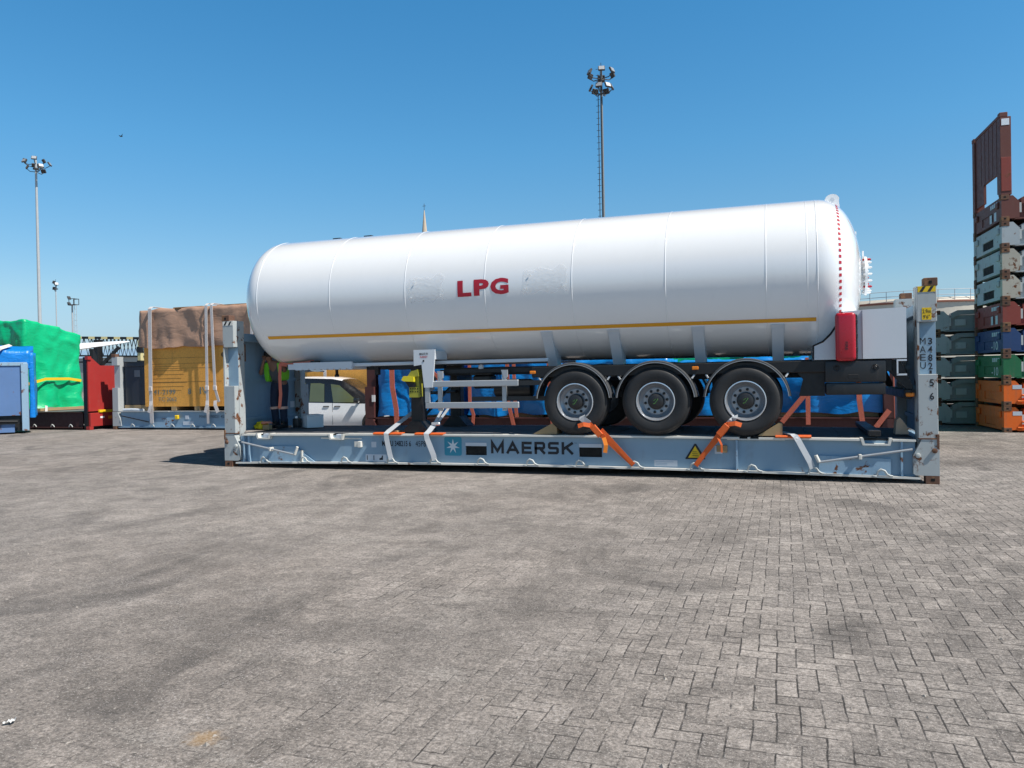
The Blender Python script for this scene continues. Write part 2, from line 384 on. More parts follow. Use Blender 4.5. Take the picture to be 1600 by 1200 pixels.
for k in range(900):
    d = random.random()**1.7; x = 10.15+random.uniform(-.8, .72)*(3.2+11*d)-.33*(3+11*d); y = -12.2+.94*(2.8+10.5*d); r = random.choice((.003, .004, .005, .006, .009, .013))*random.uniform(.7, 1.3); a = random.uniform(0, 6.28)
    vs = [(x+r*math.cos(a+i*2.1)*random.uniform(.7, 1.3), y+r*math.sin(a+i*2.1)*random.uniform(.7, 1.3), .0005) for i in range(3)]
    b._add(vs+[(x, y, r*random.uniform(.5, 1.1))], [(2, 1, 0), (0, 1, 3), (1, 2, 3), (2, 0, 3)])
gr_ = b.build('grit', paint('stone_chips', (.30, .27, .24), .9, .5, 0, .3)); tag(gr_, kind='stuff')
t_ = bmesh.new(); bmesh.ops.create_grid(t_, x_segments=6, y_segments=4, size=1.0)
for v_ in t_.verts: v_.co = Vector((v_.co.x*.022, v_.co.y*.022, .004+.03*abs(noise.noise(v_.co*1.7+Vector((3, 1, 0))))+.004*v_.co.x))
b = MB(); b.merge(t_, Matrix.Translation((6.60, -9.5, .003)) @ Matrix.Rotation(.5, 4, 'Z')); tag(b.build('paper_scrap', paint('scrap_white', (.7, .7, .68), .8), None, True), 'tiny crumpled white paper scrap on the paving near the left edge', 'litter')

# ------------------------------------------------------------------ the open flat rack that carries the trailer
RK = thing('flat_rack', 'long grey blue open flat rack on the paving carrying the white gas trailer', 'flat rack')
def cam1(x): return 1-((x-6.1)/6.1)**2                # hog of the base
def zb(x): return .055+.07*cam1(x)                    # underside
def zt(x): return .62+.03*cam1(x)                     # top of the side lip
def strip(b, x0, x1, y0, y1, f0, f1, n=10):
    b.sweep([[(x, y0, f0(x)), (x, y1, f0(x)), (x, y1, f1(x)), (x, y0, f1(x))] for x in [x0+(x1-x0)*k/n for k in range(n+1)]])
PK = [(4.975, 5.36), (6.98, 7.36)]                    # fork pockets
def side_beam(parent, y, s, detail=True):
    """web, s=+1 near side (faces -Y)"""
    w0, w1 = (y+.088*s, y+.10*s)
    b = MB(); xs = [.3]+[v for p in PK for v in p]+[11.9]
    for a, c in zip(xs[::2], xs[1::2]): strip(b, a, c, w0, w1, lambda x: zb(x)+.03, lambda x: zt(x)-.03)
    for a, c in PK:
        strip(b, a, c, w0, w1, lambda x: zb(x)+.03, lambda x: .29); strip(b, a, c, w0, w1, lambda x: .445, lambda x: zt(x)-.03)
    beam = b.build('side_beam', M_grey, parent)
    b = MB(); strip(b, .25, 11.95, y-.004*s, y+.22*s, zb, lambda x: zb(x)+.03, 20); b.build('bottom_flange', M_lip, beam)
    b = MB()
    for a, c, dy in ((.39, .72, 0), (1.05, 2.3, 0), (2.62, 3.48, .055), (3.48, 9.5, 0), (9.62, 9.66, 0), (9.78, 11.18, 0), (11.6, 11.9, 0)):
        strip(b, a, c, y+dy*s, y+.2*s, lambda x: zt(x)-.03, zt, 12)
    b.build('top_lip', M_lip, beam)
    for a, c in PK: b = MB(); b.box((a+.002, y+.1*s, .292), (c-.002, y+.9*s, .443)); b.build('fork_pocket', M_void, beam)
    if detail:
        for a, c in PK: b = MB(); b.box((a+.0, y+.076, .448), (c, y+.087, .505)); b.build('pocket_flap', M_wlab, beam)
        # doubler plates near the posts, ribs and notches
        b = MB(); b.prism([(.76, .1), (2.0, .1), (1.55, .40), (.84, .40), (.76, .34)], y+.05, y+.0875); b.build('doubler_or_sun_patch', M_greyw, beam); b = MB(); b.prism([(10.62, .1), (11.58, .1), (11.58, .34), (10.62, .375)], y+.05, y+.0875)
        b.build('doubler_or_sun_patch', M_greyw, beam)
        for x, zz in ((.42, .6), (.54, .6), (1.71, .33), (9.46, .6), (11.72, .6)):
            b = MB(); b.box((x-.014, y+.02, zb(x)+.03), (x+.014, y+.088, zz)); b.build('web_rib', M_lip if x == 1.71 else M_greyw, beam)
        for x0, x1 in ((.72, 1.05), (2.3, 2.62), (11.18, 11.6)):
            b = MB(); b.prism([(x0, .64), (x0+.03, .535), (x1-.03, .535), (x1, .64), (x1-.04, .64), (x1-.06, .56), (x0+.06, .56), (x0+.04, .64)], y-.004, y+.16)
            b.build('lashing_pocket', M_lip, beam)
            if x0 < 5: b = MB(); b.box((x0+.16, y+.01, .562), (x0+.29, y+.1, .635), .006); b.build('pocket_stop', M_wlab, beam)
        b = MB(); strip(b, 2.1, 2.95, y+.074, y+.087, lambda x: .545, lambda x: .568, 3); b.build('stake_rail', M_lip, beam); b = MB(); strip(b, 9.32, 10.15, y+.02, y+.087, lambda x: .595, lambda x: .615, 3); b.build('stake_rail', M_lip, beam)
        b = MB(); b.box((9.55, y+.03, .616), (9.63, y+.09, .65)); b.build('stake_socket', M_void, beam); b = MB(); b.box((9.70, y+.03, .616), (9.79, y+.09, .65)); b.build('stake_socket', M_void, beam)
    return beam
BN = side_beam(RK, 0, 1); BF = side_beam(RK, 2.438, -1, False)
b = MB(); n = 24
for k in range(n):                                   # cross boards of the deck
    a = .3+11.6*k/n; c = .3+11.6*(k+1)/n-.006
    b.box((a, .2, zt(a)-.05), (c, 2.238, zt((a+c)/2)+.012+random.uniform(-.002, .002)))
deck = b.build('deck', M_wood, RK)
b = MB()
for y0, y1 in ((.1, .2), (2.238, 2.338)): strip(b, .3, 11.9, y0, y1, lambda x: zt(x)-.034, lambda x: zt(x)-.002, 12)
b.build('deck_edge', M_black, deck)
HOOKX = [.898, 1.773, 2.639, 3.574, 4.408, 5.29, 6.168, 7.008, 7.905, 8.827, 9.677, 10.541, 11.447]
b = MB(); hz = zb(.9)+.02
pts = [(.898-.07, -.012, hz+.01), (.898-.045, -.018, hz+.075), (.898-.005, -.022, hz+.105), (.898+.045, -.022, hz+.085), (.898+.075, -.018, hz+.035), (.898+.115, -.012, hz+.012), (.898+.15, -.012, hz+.008)]
b.tube(pts, .016, 7); b.box((.898-.12, -.03, hz-.012), (.898-.06, .03, hz+.018), .004)
hk = b.build('lashing_ring', M_hook, RK, True, 60)
for x in HOOKX[1:]: copy_part(hk, (x-.898, 0, zb(x)-zb(.9)))
# corner posts
def post(parent, x0, sx, y0, sy, near):
    """x0,y0 outer corner; sx, sy point inward"""
    def X(a): return x0+sx*a
    def Yy(a): return y0+sy*a
    def bx(b, a0, a1, c0, c1, z0, z1, bev=0): b.box((min(X(a0), X(a1)), min(Yy(c0), Yy(c1)), z0), (max(X(a0), X(a1)), max(Yy(c0), Yy(c1)), z1), bev)
    b = MB(); bx(b, .006, .262, .125, .30, .12, 2.79)
    bx(b, .008, .258, .0, .1248, .64, 1.545, .006); bx(b, .008, .258, .0, .1248, 2.285, 2.788, .006)
    lx = (.008, .034) if sx > 0 else (.232, .258)
    bx(b, lx[0], lx[1],   .004, .1246, 1.546, 2.284)
    p = b.build('corner_post', M_post, parent)
    b = MB(); bx(b, .033 if sx > 0 else .01, .256 if sx > 0 else .231, .118, .1245, 1.547, 2.283); b.build('recessed_panel', M_grey, p)
    b = MB(); e = .006
    w = .34 if sx > 0 else .33
    poly = [(0.0, .118), (.30, .118), (w, .14), (w, .40), (.22, .628), (.0, .628)]
    b.prism([(X(a), z) for a, z in poly], Yy(-e), Yy(.16)); hp = b.build('hinge_plate', M_post, p)
    for a, z in ((.27, .40), (.06, .47)):
        b = MB(); b.lathe([(.024, -.03), (.034, -.026), (.036, 0), (.03, .02)] if sy > 0 else [(.036, .03), (.036, 0)], (X(a), Yy(-e), z), 'y', 14); b.build('hinge_pin', M_hook if a > .1 else M_rust, hp, True)
    b = MB(); bx(b, 0, .178, -.006, .162, 0, .118, .006); c = b.build('corner_casting', M_rust, p)
    b = MB(); bx(b, .05, .12, -.009, .02, .03, .09, .012); b.build('casting_hole', M_void, c)
    b = MB(); bx(b, -.006, .172, -.006, .162, 2.782, 2.898, .008); c = b.build('corner_casting', M_rust, p)
    b = MB(); bx(b, .055, .115, -.010, .02, 2.805, 2.865, .012); b.build('casting_hole', M_void, c)
    b = MB(); bx(b, .01, .255, -.012, .14, .628, .648); b.build('latch_ledge', M_rust, p); b = MB(); bx(b, .0, .03, -.014, .05, .52, .70); b.build('latch_ledge', M_rust, p)
    return p
PL = post(RK, 0, 1, 0, 1, True); PR = post(RK, 12.192, -1, 0, 1, True)
post(RK, 0, 1, 2.438, -1, False); post(RK, 12.192, -1, 2.438, -1, False)
# end walls, each between its posts
for x0, s in ((.07, 1), (12.122, -1)):
    b = MB(); xa, xb = sorted((x0, x0+.05*s)); b.box((xa, .3, .66), (xb, 2.138, 2.55))
    wl = b.build('end_wall', M_wall, RK)
    b = MB(); xa, xb = sorted((x0, x0+.17*s))
    b.box((xa, .301, 2.40), (xb, 2.137, 2.56), .008); b.build('top_rail', M_wall, wl)
    for zz in (.86, 1.62):
        b = MB(); xa, xb = sorted((x0+.051*s, x0+.085*s)); b.box((xa, .3, zz), (xb, 2.137, zz+.06)); b.build('wall_stiffener', M_wall, wl)
    for yy in (.75, 1.25, 1.75):
        b = MB(); xa, xb = sorted((x0-.001*s, x0-.05*s)); b.box((xa, yy, .7), (xb, yy+.08, 2.4)); b.build('wall_stiffener', M_wall, wl)
    b = MB(); b.prism([(.301, .66), (.55, .66), (.301, 1.1)], min(x0+.06*s, x0+.09*s), max(x0+.06*s, x0+.09*s), 'x'); b.build('corner_gusset', M_wall, wl)
    if s > 0:
        b = MB(); b.box((x0+.05, 1.45, 1.28), (x0+.056, 1.6, 1.42)); b.build('dark_sticker', M_ink, wl)
        b = MB(); b.box((x0+.05, 1.95, 1.05), (x0+.056, 2.1, 1.18)); b.build('label_plate', M_wlab, wl)
        b = MB(); b.box((x0+.05, .36, 2.02), (x0+.056, .52, 2.36)); b.build('rust_patch', M_rust, wl)
    b = MB(); xa, xb = sorted((x0-.02*s, x0+.3*s)); b.box((xa, .302, .16), (xb, 2.136, .60)); b.build('end_beam', M_grey, RK)
# support struts folded along the beam
for pts, up in ((((.42, -.03, .475), (1.60, -.03, .255)), (1.66, -.03, .40)), (((11.85, -.03, .487), (10.62, -.03, .285)), (10.575, -.03, .385))):
    b = MB(); b.tube(pts, .017, 8); st = b.build('support_strut', M_galv, RK, True, 60)
    b = MB(); b.tube([pts[1], up], .026, 8); b.build('strut_handle', M_lip, st, True, 60)
    m = Vector(pts[0]).lerp(Vector(pts[1]), .55); b = MB(); b.box(m-Vector((.02, .03, .04)), m+Vector((.02, .12, .03)), .005); b.build('strut_clip', M_lip, st)
# marks on the beam
yf = .0845
M7 = Matrix.Translation
def stroke_text(parent, x0, x1, z0, z1, y, mat):
    """MAERSK in square bold strokes"""
    A = {'M': [[(0,0),(0,1),(.5,.12),(1,1),(1,0)]], 'A': [[(0,0),(.5,1),(1,0)], [(.2,.27),(.8,.27)]], 'E': [[(1,1),(0,1),(0,0),(1,0)], [(0,.5),(.9,.5)]],
         'R': [[(0,0),(0,1),(.88,1),(1,.9),(1,.56),(.88,.46),(0,.46)], [(.5,.46),(1,0)]], 'S': [[(1,1),(.12,1),(0,.9),(0,.6),(.12,.5),(.88,.5),(1,.4),(1,.1),(.88,0),(0,0)]],
         'K': [[(0,0),(0,1)], [(1,1),(.12,.45)], [(.38,.58),(1,0)]]}
    W = {'M': 1.3, 'A': 1.25, 'E': 1.0, 'R': 1.05, 'S': 1.05, 'K': 1.1}; wd = 'MAERSK'; gap = .26
    tot = sum(W[c] for c in wd)+gap*5; k = (x1-x0)/tot; x = x0; b = MB(); h = z1-z0; t = .045
    for c in wd:
        cw = W[c]*k; dz = 0
        for ln in A[c]:
            P = [Vector((x+t/2+a*(cw-t), 0, z0+t/2+q*(h-t))) for a, q in ln]; n = len(P); L = []; Rr = []
            for i in range(n):
                d0 = (P[i]-P[i-1]).normalized() if i else (P[1]-P[0]).normalized(); d1 = (P[i+1]-P[i]).normalized() if i < n-1 else d0
                n0 = Vector((-d0.z, 0, d0.x)); n1 = Vector((-d1.z, 0, d1.x)); mm = (n0+n1); mm = mm/max(.35, mm.length_squared)*2
                e = Vector((0, 0, 0))
                if i == 0: e = -d0*t/2
                if i == n-1: e = d0*t/2
                L.append(P[i]+mm*t/2+e); Rr.append(P[i]-mm*t/2+e)
            for i in range(n-1): b._add([Vector((q.x, y-dz, q.z)) for q in (L[i], Rr[i], Rr[i+1], L[i+1])], [(0, 1, 2, 3)])
            dz += .0006
        x += (W[c]+gap)*k
    return b.build('lettering', mat, parent)
stroke_text(BN, 5.44, 6.88, .325, .53, yf, M_ink)
lt = letter(BN, 'TM', 6.90, yf, .505, .045, .018, M_ink)
b = MB(); x0, z0, x1, z1 = 4.575, .275, 4.90, .60; r = .035; poly = []
for cx, cz, a0 in ((x1-r, z1-r, 0), (x0+r, z1-r, 90), (x0+r, z0+r, 180), (x1-r, z0+r, 270)):
    for k in range(5): a = R(a0+22.5*k); poly.append((cx+r*math.cos(a), cz+r*math.sin(a)))
b.prism(poly, yf, yf+.004); lg = b.build('logo_panel', M_teal, BN)
b = MB(); cx, cz = (x0+x1)/2, (z0+z1)/2; poly = []
for k in range(14):
    a = R(90+k*360/14); rr = .128 if k % 2 == 0 else .045; poly.append((cx+rr*math.cos(a), cz+rr*math.sin(a)))
b.prism(poly, yf-.002, yf); b.build('logo_star', M_star, lg)
letter(BN, 'MAEU 348215 6', 3.357, yf, .425, .575, .098, M_ink, .015); letter(BN, '45P8', 4.02, yf, .425, .2, .098, M_ink)
for a, c, e, f, mt in ((3.14, 3.24, .40, .50, M_wlab), (3.02, 3.44, .15, .275, M_wlab), (8.20, 8.56, .165, .262, M_wlab), (9.13, 9.245, .375, .495, M_wlab)):
    b = MB(); b.box((a, yf, e), (c, yf+.004, f)); lb = b.build('label_plate', mt, BN)
    if e < .2 and a < 5:
        b = MB()
        for q in (3.045, 3.18): b.box((q, yf-.002, .17), (q+.014, yf, .255))
        b.prism([(3.30, .175), (3.37, .175), (3.37, .255), (3.352, .255), (3.34, .215), (3.30, .205)], yf-.002, yf); b.build('label_marks', M_ink, lb)
    elif a > 8:
        for q in range(3):
            b = MB(); b.box((a+.02, yf-.002, f-.03-.024*q), (a+(.2 if q else .3)*(c-a)/.36, yf, f-.024-.024*q)); b.build('label_marks', M_grey, lb)
b = MB(); b.prism([(8.685, .285), (8.985, .285), (8.985, .30), (8.85, .525), (8.825, .525), (8.685, .30)], yf, yf+.004); ws = b.build('warning_sign', M_ink, BN)
b = MB(); b.prism([(8.725, .308), (8.945, .308), (8.835, .49)], yf-.002, yf); b.build('warning_field', M_ylab, ws)
for k in range(3): b = MB(); b.box((8.79, yf-.0035, .335+.03*k), (8.885-.012*k, yf-.002, .343+.03*k)); b.build('warning_text', M_ink, ws)
for x in (2.94, 9.30):
    b = MB(); b.box((x-.05, yf-.06, .40), (x+.02, yf+.004, .51), .006); b.box((x-.14, yf-.012, .405), (x-.052, yf+.003, .505)); b.build('latch_box', M_lip if x < 5 else M_timb, BN)
# marks on the right post
xr = 12.192-.25
for q, ch in enumerate('MAEU'): letter(PR, ch, 11.982, .1145, 1.967-.115*q, .073, .094, M_ink, .0)
for q, ch in enumerate('3482'): letter(PR, ch, 12.085, .1145, 1.965-.118*q, .055, .096, M_ink, .02)
letter(PR, '1', 12.098, .1145, 1.551, .03, .046, M_ink, .02)
letter(PR, '5', 12.08, -.003, 1.375, .055, .1, M_ink, .02); letter(PR, '6', 12.08, -.003, 1.185, .055, .1, M_ink, .02)
b = MB(); b.box((11.995, -.004, 2.31), (12.115, -.0005, 2.48)); yl = b.build('height_plate', M_ylab, PR)
letter(yl, '2.9m', 12.003, -.0055, 2.402, .104, .055, M_ink, .01); letter(yl, "9'6\"", 12.01, -.0055, 2.325, .085, .055, M_ink, .01)
for PP, xx in ((PR, 11.945), (PL, .02)):
    b = MB(); b.box((xx, -.004, 2.70), (xx+.225, -.0005, 2.782)); hs_ = b.build('hazard_band', M_ylab if xx > 1 else M_lip, PP)
    for q in (.05, .15): b = MB(); b.prism([(xx+q-.03, 2.703), (xx+q+.01, 2.703), (xx+q+.055, 2.778), (xx+q+.015, 2.778)], -.0055, -.004); b.build('hazard_stripe', M_ink, hs_)
# ------------------------------------------------------------------ gas trailer
TR = thing('tank_trailer', 'white gas tank semi trailer with three axles standing on the grey open flat rack', 'tank trailer', (6.5, 1.219, .655))
TR_R, YC = 1.24, 1.219
def zc(x): return 3.166-.0056*x
XA, AA, XB, AB, NN = .82, .62, 10.64, .68, 2.3
def rad(x):
    if x < XA: q = min(1, (XA-x)/AA)
    elif x > XB: q = min(1, (x-XB)/AB)
    else: return TR_R
    return TR_R*(1-q**NN)**(1/NN)
xs = [XA-AA*math.cos(R(90*k/16))**1 for k in range(17)]; xs = sorted(set(round(v, 4) for v in xs))
xs += [XA+(XB-XA)*k/14 for k in range(1, 14)]+[XB]+[XB+AB*math.sin(R(90*k/16)) for k in range(1, 17)]
ns = 128; rings = []
for x in xs:
    r = max(rad(x), .002); rings.append([(x, YC+r*math.cos(2*math.pi*k/ns), zc(x)+r*math.sin(2*math.pi*k/ns)) for k in range(ns)])
b = MB(); b.sweep(rings); TK = b.build('tank', M_white, TR, True, 60)
def surf(x, z, off=0.0):
    r = rad(x)+off; return Vector((x, YC-math.sqrt(max(0, r*r-(z-zc(x))**2)), z))
def ringband(x0, x1, off, a0=0, a1=360, n=120, x_edge=True):
    b = MB(); rr = []
    for k in range(n+1):
        a = R(a0+(a1-a0)*k/n); ring = []
        for x, o in ((x0, -.004), (x0+(x1-x0)*.3, off), (x1-(x1-x0)*.3, off), (x1, -.004)):
            r = rad(x)+o; ring.append((x, YC-r*math.cos(a), zc(x)+r*math.sin(a)))
        rr.append(ring)
    b.sweep(rr, False); return b
for x in (.82, 2.394, 3.92, 5.417, 6.93, 8.43, 9.92, 10.50, 10.64): ringband(x-.014, x+.014, .0036 if x != 10.5 else .002).build('weld_seam', M_white, TK, True, 180)
# stripe
b = MB(); rr = []; n = 60
for k in range(n+1):
    x = .90+(10.62-.90)*k/n; ring = []
    for a in (-33.6, -34.6, -35.6, -36.6):
        r = rad(x)+.006; ring.append((x, YC-r*math.cos(R(a)), zc(x)+r*math.sin(R(a))))
    rr.append(ring)
for A_, B_ in zip(rr, rr[1:]):
    for q in range(3): b._add([A_[q], A_[q+1], B_[q+1], B_[q]], [(0, 1, 2, 3)])
b.build('amber_stripe', M_ambr, TK, True, 180)
# LPG
for ch, xx, ww in (('L', 4.925, .255), ('P', 5.225, .275), ('G', 5.525, .325)):
    tb = text_bm(ch, ww, .275, .05, 12)
    for v in tb.verts:
        s_ = surf(xx+v.co.x, 2.995+v.co.z+.012*(xx-4.925), .0042); v.co = s_
    b = MB(); b.merge(tb); b.build('lettering', M_red, TK, recalc=False)
# film wrapped over two marker plates
tf = NT('clear_film'); v_ = tf.coord(); n_ = tf.noise(tf.coord(sc=(1, 1, 2.5)), 9, 6, .65, 1.0)
tf.P(Base_Color=(.92, .93, .94), Roughness=.12, Alpha=t.ramp(t.noise(t.coord(), 5, 5, .6), .40, .62, .0, .55) if False else .30); tf.b.inputs['Coat Weight'].default_value = .5; tf.bump(n_, .4, .02); M_film = tf.m
for x0, x1, z0, z1, sd in ((4.0, 4.66, 2.96, 3.38, 1), (6.1, 6.85, 3.0, 3.39, 5)):
    t = bmesh.new(); nx, nz = 44, 26; G = []
    for i in range(nx+1):
        row = []
        for k in range(nz+1):
            x = x0+(x1-x0)*i/nx; z = z0+(z1-z0)*k/nz
            e = min(i, nx-i, 4)/4*min(k, nz-k, 4)/4
            x += .11*noise.noise(Vector((z*7, sd, 0)))*abs(i/nx-.5)*2; z += .11*noise.noise(Vector((x*6, sd, 3)))*abs(k/nz-.5)*2
            q = .003+e*.005*abs(noise.noise(Vector((x*7, sd*3, z*16))))+e*.003*noise.noise(Vector((x*22, sd, z*30)))
            row.append(t.verts.new(surf(x, z, max(.004, q))))
        G.append(row)
    for i in range(nx):
        for k in range(nz): t.faces.new((G[i][k], G[i+1][k], G[i+1][k+1], G[i][k+1]))
    b = MB(); b.merge(t); fm = b.build('clear_film', M_film, TK, True, 180, recalc=False)
    for (cx, cz) in ((x0+.05, z0+.07), (x1-.05, z0+.09), (x0+.12, z1-.1)):
        b = MB(); p = surf(cx, cz, .012); b.lathe([(.014, -.012), (.013, -.002), (.006, .001)], p, 'y', 10); b.build('plate_stud', M_white, fm, True)
# reflective dashes round the rear head
for k in range(26):
    a0 = 68-4.6*k
    b = MB(); x = 10.955; rr = []
    for a in (a0, a0+1.1, a0+2.2):
        ring = []
        for xx in (x-.017, x+.017):
            r = rad(xx)+.005; ring.append((xx, YC-r*math.cos(R(a)), zc(xx)+r*math.sin(R(a))))
        rr.append(ring)
    for A_, B_ in zip(rr, rr[1:]): b._add([A_[0], A_[1], B_[1], B_[0]], [(0, 1, 2, 3)])
    b.build('reflective_dash', M_red, TK, True, 180)
# lifting lug, manhole, bracket on the rear head
def lug(x, s):
    b = MB(); z0 = zc(x)+rad(x+.1*s)-.12; P = [(x-.16, z0), (x+.18, z0-.12), (x+.15, z0+.2)]
    for k in range(9): a = R(20+140*k/8); P.append((x+.05+.11*math.cos(a), z0+.22+.1*math.sin(a)))
    b.prism(P, YC-.02, YC+.02); l = b.build('lifting_lug', M_white, TK)
    b = MB(); b.lathe([(.034, -.023), (.034, .023)], (x+.05, YC, z0+.225), 'y', 16); b.build('lug_hole', M_whitep, l)
lug(10.87, 1)
b = MB(); b.lathe([(.22, 11.2), (.22, 11.36), (.31, 11.362), (.31, 11.40), (.0, 11.402)][:4]+[(.02, 11.402)], (0, YC, zc(11)+.0), 'x', 32); mh = b.build('manhole_cover', M_white, TK, True)
for k in range(16):
    a = R(360/16*k); b = MB(); b.lathe([(.018, 11.34), (.018, 11.45), (.008, 11.465)], (0, YC+.265*math.cos(a), zc(11)+.265*math.sin(a)), 'x', 8); b.build('cover_bolt', M_white if k % 5 else M_redb, mh)
b = MB(); b.box((11.02, YC-.1, 3.78), (11.26, YC+.1, 3.80)); b.box((11.24, YC-.1, 3.62), (11.26, YC+.1, 3.78)); b.build('plate_holder', M_white, TK)
b = MB(); b.tube([(11.36, YC, 3.38), (11.36, YC, 3.5)], .012); b.build('sensor_pin', M_white, TK)
for x in (1.75, 2.45): b = MB(); b.box((x, YC-.06, zc(x)+1.235), (x+.18, YC+.06, zc(x)+1.275), .01); b.build('top_fitting', M_chblk, TK)
# saddles
for x in (6.40, 7.534, 8.877, 10.063):
    P = [(YC-TR_R*math.cos(R(a)), zc(x)+TR_R*math.sin(R(a))) for a in (-42, -48, -54, -60, -66, -72)]
    P = [(P[0][0]-.03, P[0][1])]+P+[(.85, 1.79), (.62, 1.79)]
    b = MB(); b.prism(P, x-.075, x+.095, 'x'); s_ = b.build('saddle_bracket', M_whitep, TR)
    b = MB(); q = [(YC-(TR_R+.014)*math.cos(R(a)), zc(x)+(TR_R+.014)*math.sin(R(a))) for a in (-38, -42, -46)]; q2 = [(YC-(TR_R-.01)*math.cos(R(a)), zc(x)+(TR_R-.01)*math.sin(R(a))) for a in (-46, -42, -38)]
    b.prism(q+q2, x-.09, x+.11, 'x'); b.build('saddle_pad', M_whitep, s_)
    copy_part(s_, (0, 0, 0)) if False else None
# chassis
b = MB()
for y in (.74, 1.58): b.box((4.3, y, 1.66), (6.3, y+.12, 1.80)); b.box((6.3, y, 1.52), (11.55, y+.12, 1.80)); b.box((2.7, y, 1.80), (4.3, y+.12, 1.86))
for x in (4.4, 6.3, 7.6, 8.95, 10.3, 11.5): b.box((x, .861, 1.56), (x+.1, 1.579, 1.76))
CH = b.build('chassis_frame', M_black, TR)
b = MB(); b.box((6.2, .06, 1.60), (11.62, .14, 1.775), .01); b.box((6.2, 2.3, 1.60), (11.62, 2.38, 1.775), .01)
for x in (6.3, 7.55, 8.85, 10.2, 11.5): b.box((x, .14, 1.62), (x+.08, .74, 1.74)); b.box((x, 1.70, 1.62), (x+.08, 2.3, 1.74))
b.box((4.45, .24, 1.70), (6.2, .30, 1.765))
b.build('side_rail', M_black, CH)
b = MB(); b.box((2.7, .28, 1.865), (6.42, .36, 1.925), .008); b.box((2.7, 2.08, 1.865), (6.42, 2.16, 1.925), .008); b.build('tank_rail', M_whitep, TR)
b = MB(); b.box((2.7, .9, 1.862), (6.3, 1.55, 1.90)); b.build('tank_bed', M_black, TR)
b = MB(); poly = [(1.45, 1.955), (2.70, 1.955), (2.70, 1.815)]
for k in range(8):
    x = 2.62-.135*k; poly += [(x, 1.815), (x-.025, 1.84), (x-.05, 1.815)]
poly += [(1.5, 1.815), (1.45, 1.85)]
b.prism(poly, .2, .24); b.box((1.3, .242, 1.83), (2.7, 2.2, 1.93)); b.build('skid_plate', M_whitep, TR)
b = MB(); b.lathe([(.045, 1.68), (.045, 1.72), (.03, 1.74), (.03, 1.84)], (1.75, YC, 0), 'z', 16); b.box((.95, .7, 1.86), (1.45, 1.7, 1.93)); b.build('kingpin', M_black, TR)
b = MB(); b.box((3.0, .5, 1.70), (3.08, .6, 1.86), .01); b.build('lamp_bracket', M_black, TR)
# landing legs
b = MB(); b.box((3.88, .22, .78), (4.10, .42, 1.80), .012); b.box((3.90, .24, .70), (4.08, .40, .79)); b.prism([(3.72, .668), (4.28, .668), (4.22, .72), (4.1, .86), (3.9, .86), (3.78, .72)], .14, .50)
lg1 = b.build('landing_leg', M_black, TR); copy_part(lg1, (0, 1.72, 0))
b = MB(); b.tube([(4.0, .42, 1.35), (4.0, 1.94, 1.35)], .03); b.tube([(4.05, .42, .95), (4.05, 1.94, 1.6)], .025); b.build('leg_cross_shaft', M_black, TR)
b = MB(); b.obox((4.16, .1, 1.85), (4.42, .1, 1.58), .05, .075); b.build('crank_arm', M_chblk, TR)
# lettered bracket
b = MB(); b.prism([(4.05, 2.12), (4.46, 2.12), (4.44, 1.86), (4.40, 1.46), (4.24, 1.46), (4.20, 1.86), (4.05, 1.84)], .02, .05); b.box((4.1, .05, 1.95), (4.42, .62, 2.1)); bp = b.build('lettered_bracket', M_whitep, TR)
letter(bp, 'MADE IN', 4.165, .017, 2.03, .16, .036, M_ink, .02); letter(bp, 'TURKEY', 4.17, .017, 1.975, .15, .036, M_red, .02)
b = MB(); b.lathe([(.017, -.006), (.017, .02)], (4.24, .02, 1.925), 'y', 10); b.build('bracket_bolt', M_ink, bp)
# wheel chock holder
b = MB(); b.prism([(3.90, 1.63), (4.14, 1.66), (4.12, 1.78), (3.98, 1.74)], .02, .22); b.box((3.935, .05, 1.29), (4.135, .07, 1.47)); b.box((3.96, .07, 1.3), (4.12, .215, 1.76)); ck = b.build('chock_holder', M_oliv, TR)
for q in range(8): b = MB(); x = 3.955+.045*(q % 4); z = 1.43-.05*(q//4); b.box((x, .047, z), (x+.02, .0502, z+.022)); b.build('holder_slot', M_void, ck)
b = MB(); b.prism([(3.82, 1.60), (3.86, 1.575), (4.06, 1.565), (4.06, 1.65), (3.86, 1.665)], -.02, .19); b.build('wheel_chock', M_yel, TR)
b = MB(); b.prism([(3.86, 1.58), (4.06, 1.54), (4.06, 1.47), (3.94, 1.47)], .03, .19); b.build('chock_clip', M_black, TR)
# side guard
b = MB(); b.box((4.25, .03, 1.465), (5.97, .075, 1.57), .01); b.box((4.25, .03, 1.095), (5.97, .075, 1.20), .01); b.box((4.25, .032, 1.2005), (4.335, .073, 1.4645)); sg = b.build('side_guard', M_galv, TR)
for x in (4.47, 5.66): b = MB(); b.box((x, .08, 1.05), (x+.075, .13, 1.74), .006); b.prism([(x-.01, 1.74), (x+.1, 1.74), (x+.1, 1.62), (x+.06, 1.56)], .076, .12); b.build('guard_hanger', M_galv, sg)
b = MB(); b.box((5.972, .04, 1.475), (6.42, .08, 1.555)); b.box((5.1, .1, 1.215), (6.5, .15, 1.29)); b.build('rear_guard_rail', M_chblk, TR)
b = MB(); b.box((4.98, .45, 1.42), (5.32, .75, 1.66), .03); b.box((4.95, .42, 1.665), (5.35, .78, 1.69)); b.box((5.0, .5, 1.69), (5.3, .7, 1.76), .03); vb = b.build('valve_box', M_chblk, TR)
b = MB(); b.lathe([(.012, -.05), (.042, -.03), (.05, 0), (.042, .03), (.012, .05)], (5.13, .48, 1.80), 'z', 14); b.build('valve_cap', M_white, vb, True)
